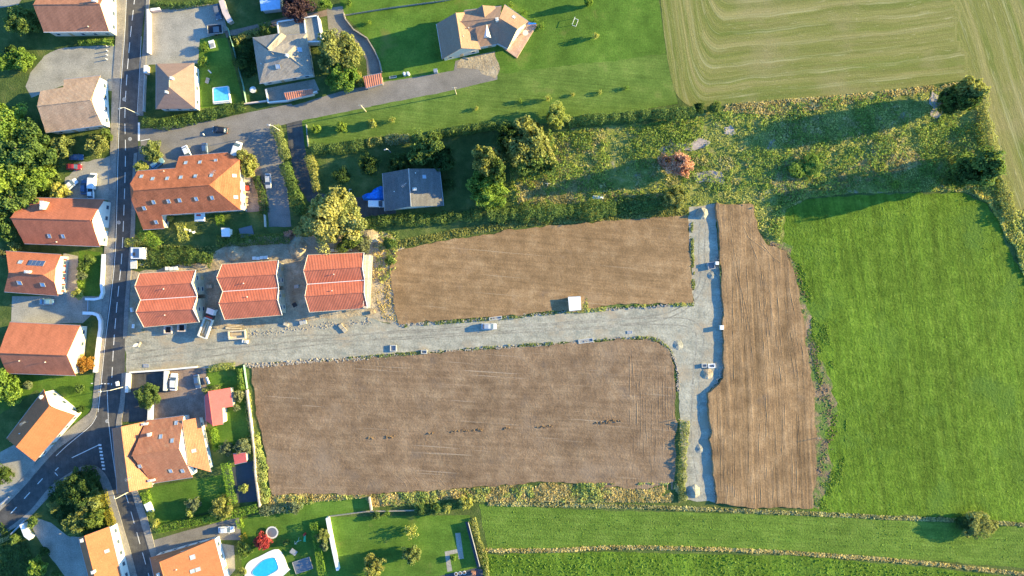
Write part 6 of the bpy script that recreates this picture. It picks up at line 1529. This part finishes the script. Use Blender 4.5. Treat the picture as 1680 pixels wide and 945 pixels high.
boxes('fountain', 'small white fountain in the garden left of the terrace', 'fountain', 416, 148, [('basin', M['offwhite'], [('t', (0,0,0), (0,0,.5), .8, .95, 16)]), ('column', M['white'], [('t', (0,0,.5), (0,0,1.2), .15, .12), ('t', (0,0,1.2), (0,0,1.3), .4, .45, 12)])])
boxes('garden_bench', 'white garden seat on the driveway corner near the outbuilding', 'bench', 342, 624, [('seat', M['white'], [('b', (0,0,.45), (.7,2.0,.1))]), ('backrest', M['white'], [('b', (.35,0,.8), (.08,2.0,.6))]), ('leg', M['grey'], [('b', (0,-.8,.2), (.5,.08,.4))]), ('leg', M['grey'], [('b', (0,.8,.2), (.5,.08,.4))])], rz=20)
for x_, y_, nm in [(664.5,123,'left'), (670.5,122.5,'right')]:
    boxes('water_tank', nm + ' of the two upright white tanks on the lawn verge', 'tank', x_, y_, [('body', M['white'], [('t', (0,0,0), (0,0,1.5), .42, .42, 14)]), ('lid', M['offwhite'], [('t', (0,0,1.5), (0,0,1.65), .3, .2, 12)])], group='white tanks by the lane')
boxes('utility_box', 'grey green utility box beside the lane in front of the villa', 'utility box', 715.5, 118.5, [('body', M['wall_grey'], [('b', (0,0,.75), (1.0,.9,1.5))]), ('lid', M['steel'], [('b', (0,0,1.54), (1.1,1.0,.08))])], rz=8)
boxes('low_wall_marker', 'pale concrete trough on the verge left of the white tanks', 'trough', 645, 127, [('body', M['offwhite'], [('b', (0,0,.3), (2.0,.5,.6))]), ('soil', M['bark'], [('b', (0,0,.61), (1.8,.3,.03))])], rz=8)
boxes('goal_frame', 'white play goal frame on the lawn right of the villa', 'goal', 944, 37, [('frame', M['white'], [('t', (-1.0,.6,0), (-1.0,.6,1.1), .05), ('t', (1.0,.6,0), (1.0,.6,1.1), .05), ('t', (-1.0,.6,1.1), (1.0,.6,1.1), .05), ('t', (-1.0,-.5,0), (1.0,-.5,0), .05), ('t', (-1,.6,0), (-1,-.5,0), .05), ('t', (1,.6,0), (1,-.5,0), .05)])], rz=70)
boxes('climbing_frame', 'bare wooden climbing frame left of the bungalow hedge', 'frame', 575.5, 315, [('frame', M['offwhite'], [('b', (0,.7,.6), (.7,.1,.1)), ('b', (0,-.7,.6), (.7,.1,.1)), ('b', (-.3,0,.6), (.1,1.3,.1)), ('b', (0,.7,.3), (.1,.1,.6)), ('b', (0,-.7,.3), (.1,.1,.6))])])
# villa terrace set, blue tarpaulin
boxes('terrace_table', 'white table with chairs on the pink villa terrace', 'table', 862, 56, [('top', M['offwhite'], [('t', (0,0,.72), (0,0,.78), .8, .8, 16)]), ('leg', M['grey'], [('t', (0,0,.25), (0,0,.72), .08)])], z=.25)
boxes('parasol', 'folded blue parasol at the right tip of the pink terrace', 'parasol', 873, 43, [('canopy', M['blue_tarp'], [('t', (-1.1,0,1.6), (1.1,0,1.7), .3, .12)]), ('pole', M['steel'], [('t', (0,0,0), (0,0,1.6), .05)])], z=.25)
p0 = W(612,318); m = MB(); rg = catmull([(594,322),(600,318),(612,315),(616,309),(628,306),(629,328),(600,329),(596,327)], 3, True)
D = [W(x, y)-p0 for x, y in rg]; n = len(D); c = sum(D, Vector())/n
for i in range(n):
    a, b = D[i], D[(i+1)%n]; a1, b1 = c.lerp(a, .65), c.lerp(b, .65); za, zb_ = 1.2+.3*math.sin(i*2.1), 1.2+.3*math.sin((i+1)*2.1)
    a1.z, b1.z = za, zb_; m.face([a, b, b1, a1]); m.face([a1, b1, Vector((c.x, c.y, 1.5))])
o = m.build('tarpaulin', M['blue_tarp']); o.location = p0; tag(o, 'bright blue tarpaulin draped over a pile beside the bungalow', 'tarpaulin')
p0 = W(981,324); m = MB(); m.add([(-1.6,-.5,.05),(1.6,-.5,.1),(1.7,.5,.05),(-1.5,.6,.1),(0,0,.6),(-.8,.1,.45),(.9,0,.5)], [(0,1,4),(1,6,4),(1,2,6),(2,4,6),(2,3,4),(3,5,4),(3,0,5),(0,4,5)]); o = m.build('plastic_sheet', M['white']); o.location = p0; tag(o, 'crumpled white plastic sheet caught in the hedge', 'plastic sheet')

# ------------------------------------------------------------------ building site
boxes('material_rack', 'pale timber frame container on the gravel near the truck', 'timber frame', 390.5, 549, [('frame', M['wood_pale'], [('b', (0,1.1,.6), (4.8,.35,.6)), ('b', (0,-1.1,.6), (4.8,.35,.6)), ('b', (2.3,0,.6), (.35,1.8,.6)), ('b', (-2.3,0,.6), (.35,1.8,.6))]), ('base', M['wood_pale'], [('b', (0,0,.15), (4.6,2.0,.25))]), ('planks', M['wood'], [('b', (0,.2,.5), (3.8,.8,.4))])], rz=4)
boxes('plank_stack', 'stack of loose yellow planks above the timber frame', 'planks', 385, 536, [('plank', M['wood'], [('b', (0,0,.1), (5.2,.3,.12), .05)]), ('plank', M['wood'], [('b', (.2,.45,.12), (4.8,.25,.14), .1)]), ('plank', M['wood_pale'], [('b', (-.3,-.5,.12), (4.4,.25,.14), -.05)]), ('plank', M['wood_pale'], [('b', (0,.15,.26), (4.9,.2,.1), .15)])], rz=2)
boxes('sandbag_pallet', 'pallet of white bags at the lower right of the timber frame', 'pallet', 403, 560, [('pallet', M['wood'], [('b', (0,0,.1), (2.0,1.2,.15))]), ('bag', M['white'], [('b', (-.6,0,.4), (.5,1.0,.45), .05, .8)]), ('bag', M['wall_grey'], [('b', (0,0,.45), (.5,1.0,.5), -.05, .8)]), ('bag', M['white'], [('b', (.6,0,.4), (.5,1.0,.45), .03, .8)])], rz=-8)
for i, (x_, y_) in enumerate([(278,541),(300,538)]):
    boxes('light_well', ['left', 'right'][i] + ' concrete light well below the westernmost new house', 'light well', x_, y_-.5, [('rim', M['wall_pink'], [('b', (0,.95,.5), (2.2,.25,1.0)), ('b', (0,-.95,.5), (2.2,.25,1.0)), ('b', (1.0,0,.5), (.25,1.65,1.0)), ('b', (-1.0,0,.5), (.25,1.65,1.0))]), ('floor', M['dark'], [('b', (0,0,.06), (1.7,1.6,.08))])], group='light wells of the new house')
# scaffolding on the third new house
p0 = W(609,462); sc_ = tag(empty('scaffolding', p0, rz=math.atan2(1,0)-math.pi/2-0.05), 'pale scaffolding along the right wall of the third new house', 'scaffolding')
m = MB()
for lev in (1.9, 3.8, 5.6): m.box((0,0,lev), (1.0,14.6,.06))
m.build('deck', M['wood_pale'], sc_)
for j in range(8):
    for x_ in (-.5,.5):
        m = MB(); m.tube((x_,-7.2+j*2.05,0), (x_,-7.2+j*2.05,6.6), .04, n=6); m.build('upright', M['steel'], sc_)
m = MB()
for z_ in (2.9,4.8,6.5):
    for x_ in (-.5,.5): m.tube((x_,-7.3,z_), (x_,7.3,z_), .035, n=6)
m.build('guard_rail', M['white'], sc_)
# excavation things along the spur
def frame_box(x_, y_, w_, d_, lb, rz=0, mt='wall_grey', h=.5):
    boxes('manhole_shaft', lb, 'manhole', x_, y_, [('rim', M[mt], [('b', (0,d_/2,h/2), (w_+.2,.2,h)), ('b', (0,-d_/2,h/2), (w_+.2,.2,h)), ('b', (w_/2,0,h/2), (.2,d_-.2,h)), ('b', (-w_/2,0,h/2), (.2,d_-.2,h))]), ('opening', M['grey'], [('b', (0,0,.05), (w_-.2,d_-.2,.06))])], rz=rz)
frame_box(645.5,571,1.6,1.6,'square manhole at the lower edge of the gravel road, left one')
frame_box(696,577,1.5,.9,'flat manhole frame near the left manhole of the gravel road')
frame_box(1167,600,1.7,1.0,'white framed manhole at the junction with the lower spur',4,'white',.5)
frame_box(1155,599.5,1.3,.9,'small blue grey manhole frame left of the white framed one',4)
frame_box(1033,545,1.3,.6,'small steel drain grate on the gravel road near the spur',4,'steel',.12)
frame_box(813,522,3.4,.7,'long narrow drain frame at the upper edge of the gravel road',8,'wall_grey',.35)
frame_box(961,559,4.0,1.0,'long shallow trench frame at the lower edge of the gravel road',8,'wall_grey',.3)
frame_box(1166,436,1.8,1.8,'dark manhole dug at the right side of the upper spur',10,'grey',.7)
frame_box(240,600,1.4,.7,'small grate on the gravel road near the asphalt yard',2,'steel',.1)
boxes('material_pallet', 'white topped pallet of blocks beside the upper spur junction', 'pallet', 1182.5, 537, [('pallet', M['wood'], [('b', (0,0,.08), (1.2,1.4,.14))]), ('blocks', M['white'], [('b', (0,0,.65), (1.0,1.2,1.0))])], z=.03)
boxes('material_pallet', 'white block pallet on the bank above the dark manhole', 'pallet', 1174.5, 432, [('pallet', M['wood'], [('b', (0,0,.08), (1.0,1.0,.14))]), ('blocks', M['white'], [('b', (0,0,.5), (.9,.9,.7))])], z=.5)
for x_, y_, h_, z_, lb in [(1342,718,1.6,.1,'thin stake on the right edge of the east ploughed strip'), (1113,687,1.3,.2,'short stake between lower ploughed field and spur')]:
    boxes('survey_stake', lb, 'stake', x_, y_, [('stake', M['wood_pale'], [('b', (0,0,h_/2), (.12,.12,h_))]), ('tip', M['red_paint'], [('b', (0,0,h_+.05), (.14,.14,.1))])], z=z_)

def mound(px, py, rpx, h, mat, label, name='gravel_pile', cone=True, sy=1.0):
    p = W(px, py); r_ = rpx/PPM; vs = []; fs = []; nr, na = 9, 28
    vs.append((0, 0, h if cone else h*.9))
    for i in range(1, nr+1):
        t = i/nr
        for j in range(na):
            a = 2*math.pi*j/na; q = Vector((math.cos(a)*2+px, math.sin(a)*2+py, t*3)); rr = r_*t*(1+.18*noise.noise(q)); z = h*(1-t)**(1.0 if cone else .75)+.12*h*noise.noise(q*2.3)*(1-t)
            if t == 1: z = -.05
            vs.append((rr*math.cos(a), rr*sy*math.sin(a), z))
    fs += [(0, 1+j, 1+(j+1)%na) for j in range(na)]
    for i in range(nr-1):
        for j in range(na): a = 1+i*na+j; b = 1+i*na+(j+1)%na; fs.append((a, a+na, b+na, b))
    me = bpy.data.meshes.new(name); me.from_pydata(vs, [], fs); me.update(); me.materials.append(mat)
    o = bpy.data.objects.new(name, me); col.objects.link(o); o.location = (p.x, p.y, .03); tag(o, label, name.split('_')[-1])
mound(1152,350,10,1.9,M['gravel'],'cone shaped gravel heap at the top end of the spur')
mound(1138,806,11,1.7,M['gravel'],'pale gravel heap at the bottom end of the spur')
mound(488,405,16,2.4,M['tan_earth'],'sandy mound above the gap between two new houses',name='earth_mound',cone=False,sy=1.3)
mound(384,412,16,1.8,M['tan_earth'],'low grey sand heap above the middle new house',name='earth_mound',cone=False)
mound(605,388,20,1.3,M['tan_earth'],'bare earth hump below the shrubby hedge',name='earth_mound',cone=False,sy=.6)
mound(1112,566,9,.35,M['gravel'],'small gravel hump where the lower spur begins')
mound(1160,613,10,.5,M['tan_earth'],'small earth heap beside the white framed manhole',name='earth_mound',cone=False)
mound(1148,736,8,.35,M['gravel'],'little gravel hump halfway down the lower spur')
mound(1168,452,8,.35,M['gravel'],'little gravel hump at the dark manhole')
# rubble nobody could count
def rubble(pts, wpx, n, s, mat, label, zb=0.0):
    P = catmull(pts, 4); m = MB()
    for _ in range(n):
        i = random.randrange(len(P)-1); t = random.random(); x = P[i][0]*(1-t)+P[i+1][0]*t+random.gauss(0, wpx/2); y = P[i][1]*(1-t)+P[i+1][1]*t+random.gauss(0, wpx/2)
        p = W(x, y); k = s*random.uniform(.4, 1.3)
        m.box((p.x, p.y, zb+k*.25), (k, k*random.uniform(.6,1), k*random.uniform(.4,.8)), rz=random.random()*3, taper=random.uniform(.5,.8))
    o = m.build('rubble', mat); tag(o, label, 'rubble', kind='stuff')
rubble([(402,600),(450,598),(520,592),(600,588)], 3, 520, .42, M['stone'], 'broken stones on the lower gravel edge near the tan wall')
rubble([(600,586),(780,573),(900,566)], 2.5, 420, .34, M['stone'], 'stones along the middle lower gravel edge')
rubble([(900,566),(1050,554),(1090,566),(1110,600),(1112,640)], 2.5, 320, .34, M['stone'], 'stones where the lower gravel edge turns')
rubble([(655,533),(760,526),(925,512),(1050,504),(1138,499)], 2.5, 520, .34, M['stone'], 'stones on the upper gravel edge')
rubble([(410,548),(480,540),(560,532),(610,526)], 6, 240, .26, M['stone'], 'stones and clods in front of the new houses')
rubble([(1176,420),(1184,500),(1186,600),(1166,650),(1166,720),(1174,820)], 3, 420, .4, M['soil'] if False else M['stone'], 'clods at the foot of the bank beside the spur')
rubble([(1330,560),(1350,640),(1362,690),(1345,780)], 10, 420, .3, M['soil_east'], 'clods along the right edge of the east ploughed strip')
rubble([(1250,400),(1290,420),(1320,490)], 8, 200, .3, M['soil_east'], 'clods along the upper right edge of the east ploughed strip')
for k_, (a_, b_, n_) in enumerate([((604,718),(612,717),12), ((634,717),(646,715),14), ((704,711),(712,710),10), ((736,708),(790,705),40), ((828,703),(836,702),8), ((880,701),(905,699),18), ((975,694),(1022,690),46)]):
    rubble([a_, ((a_[0]+b_[0])/2, (a_[1]+b_[1])/2), b_], 1.8, n_, .36, M['soil'], ['leftmost', 'second from left', 'third from left', 'long middle', 'small', 'thin', 'rightmost'][k_] + ' clod streak in the line across the lower ploughed field', .2)
# loose site materials
for (x_, y_, w_, d_, h_, rz_, mt_, lb) in [
  (283,440.5,3.6,1.0,.7,3,'white','white stacked boards behind the westernmost new house'),
  (428,423.5,4.4,.9,.8,4,'white','white stacked boards behind the middle new house'),
  (560,410,6.0,.9,.7,3,'offwhite','long pale boards behind the new house nearest the field'),
  (545,384,1.2,.9,.8,20,'offwhite','small pale pallet in the shadow above the rightmost new house'),
  (563,538,2.8,1.1,.4,-50,'wall_raw','tilted raw timber form in front of the rightmost new house'),
  (498,529,2.0,1.2,.5,12,'wall_grey','grey block pallet between gravel road and the middle new house'),
  (470,532,1.5,.8,.4,-15,'wood_pale','small stack of battens below the middle new house'),
  (487,470,1.3,1.0,.6,0,'wall_grey','block stack in the gap left of the rightmost new house'),
  (484,500,1.2,1.2,.6,30,'dark','dark bundle in the gap left of the rightmost new house'),
  (345,470,1.6,1.0,.8,5,'wall_raw','raw block stack in the gap right of the westernmost new house'),
  (612,512,1.4,1.0,.6,10,'wood','wood pile at the lower corner of the scaffolding'),
  (220,535,1.2,.6,.5,80,'white','white barrier piece at the edge of the main road by the first new house')]:
    k = max(2, int(w_/1.1)); parts = [('bearer', M['wood'], [('b', (0,d_*.35,.06), (w_,.1,.12)), ('b', (0,-d_*.35,.06), (w_,.1,.12))])]
    for j in range(k):
        parts.append(('stack', M[mt_], [('b', (-w_/2+(j+.5)*w_/k, random.uniform(-.08,.08), .12+h_*random.uniform(.35,.5)), (w_/k*.9, d_, h_*.8), random.uniform(-.06,.06))]))
    boxes('material_stack', lb, 'building material', x_, y_, parts, rz=rz_)

for (x_, y_, lb) in [(204,163,'manhole cover in the main road above the street lamp arch'), (213.5,228,'manhole cover in the main road at the side road mouth'), (195,365,'manhole cover in the main road beside the two tone roofed house'), (176,691,'manhole cover in the road junction')]:
    p = W(x_, y_); root = tag(empty('manhole_cover', Vector((p.x, p.y, .04))), lb, 'manhole cover', 'manhole covers in the main road')
    m = MB(); m.tube((0,0,0), (0,0,.012), .52, .52, n=20); m.build('ring', M['wall_grey'], root)
    m = MB(); m.tube((0,0,.012), (0,0,.02), .36, .36, n=20); m.build('lid', M['grey'], root)
p = MB(); c = W(192, 566); p.box((c.x, c.y, .041), (1.9, 1.7, .006), rz=-.1); tag(p.build('road_patch', M['dark_slab']), kind='structure')
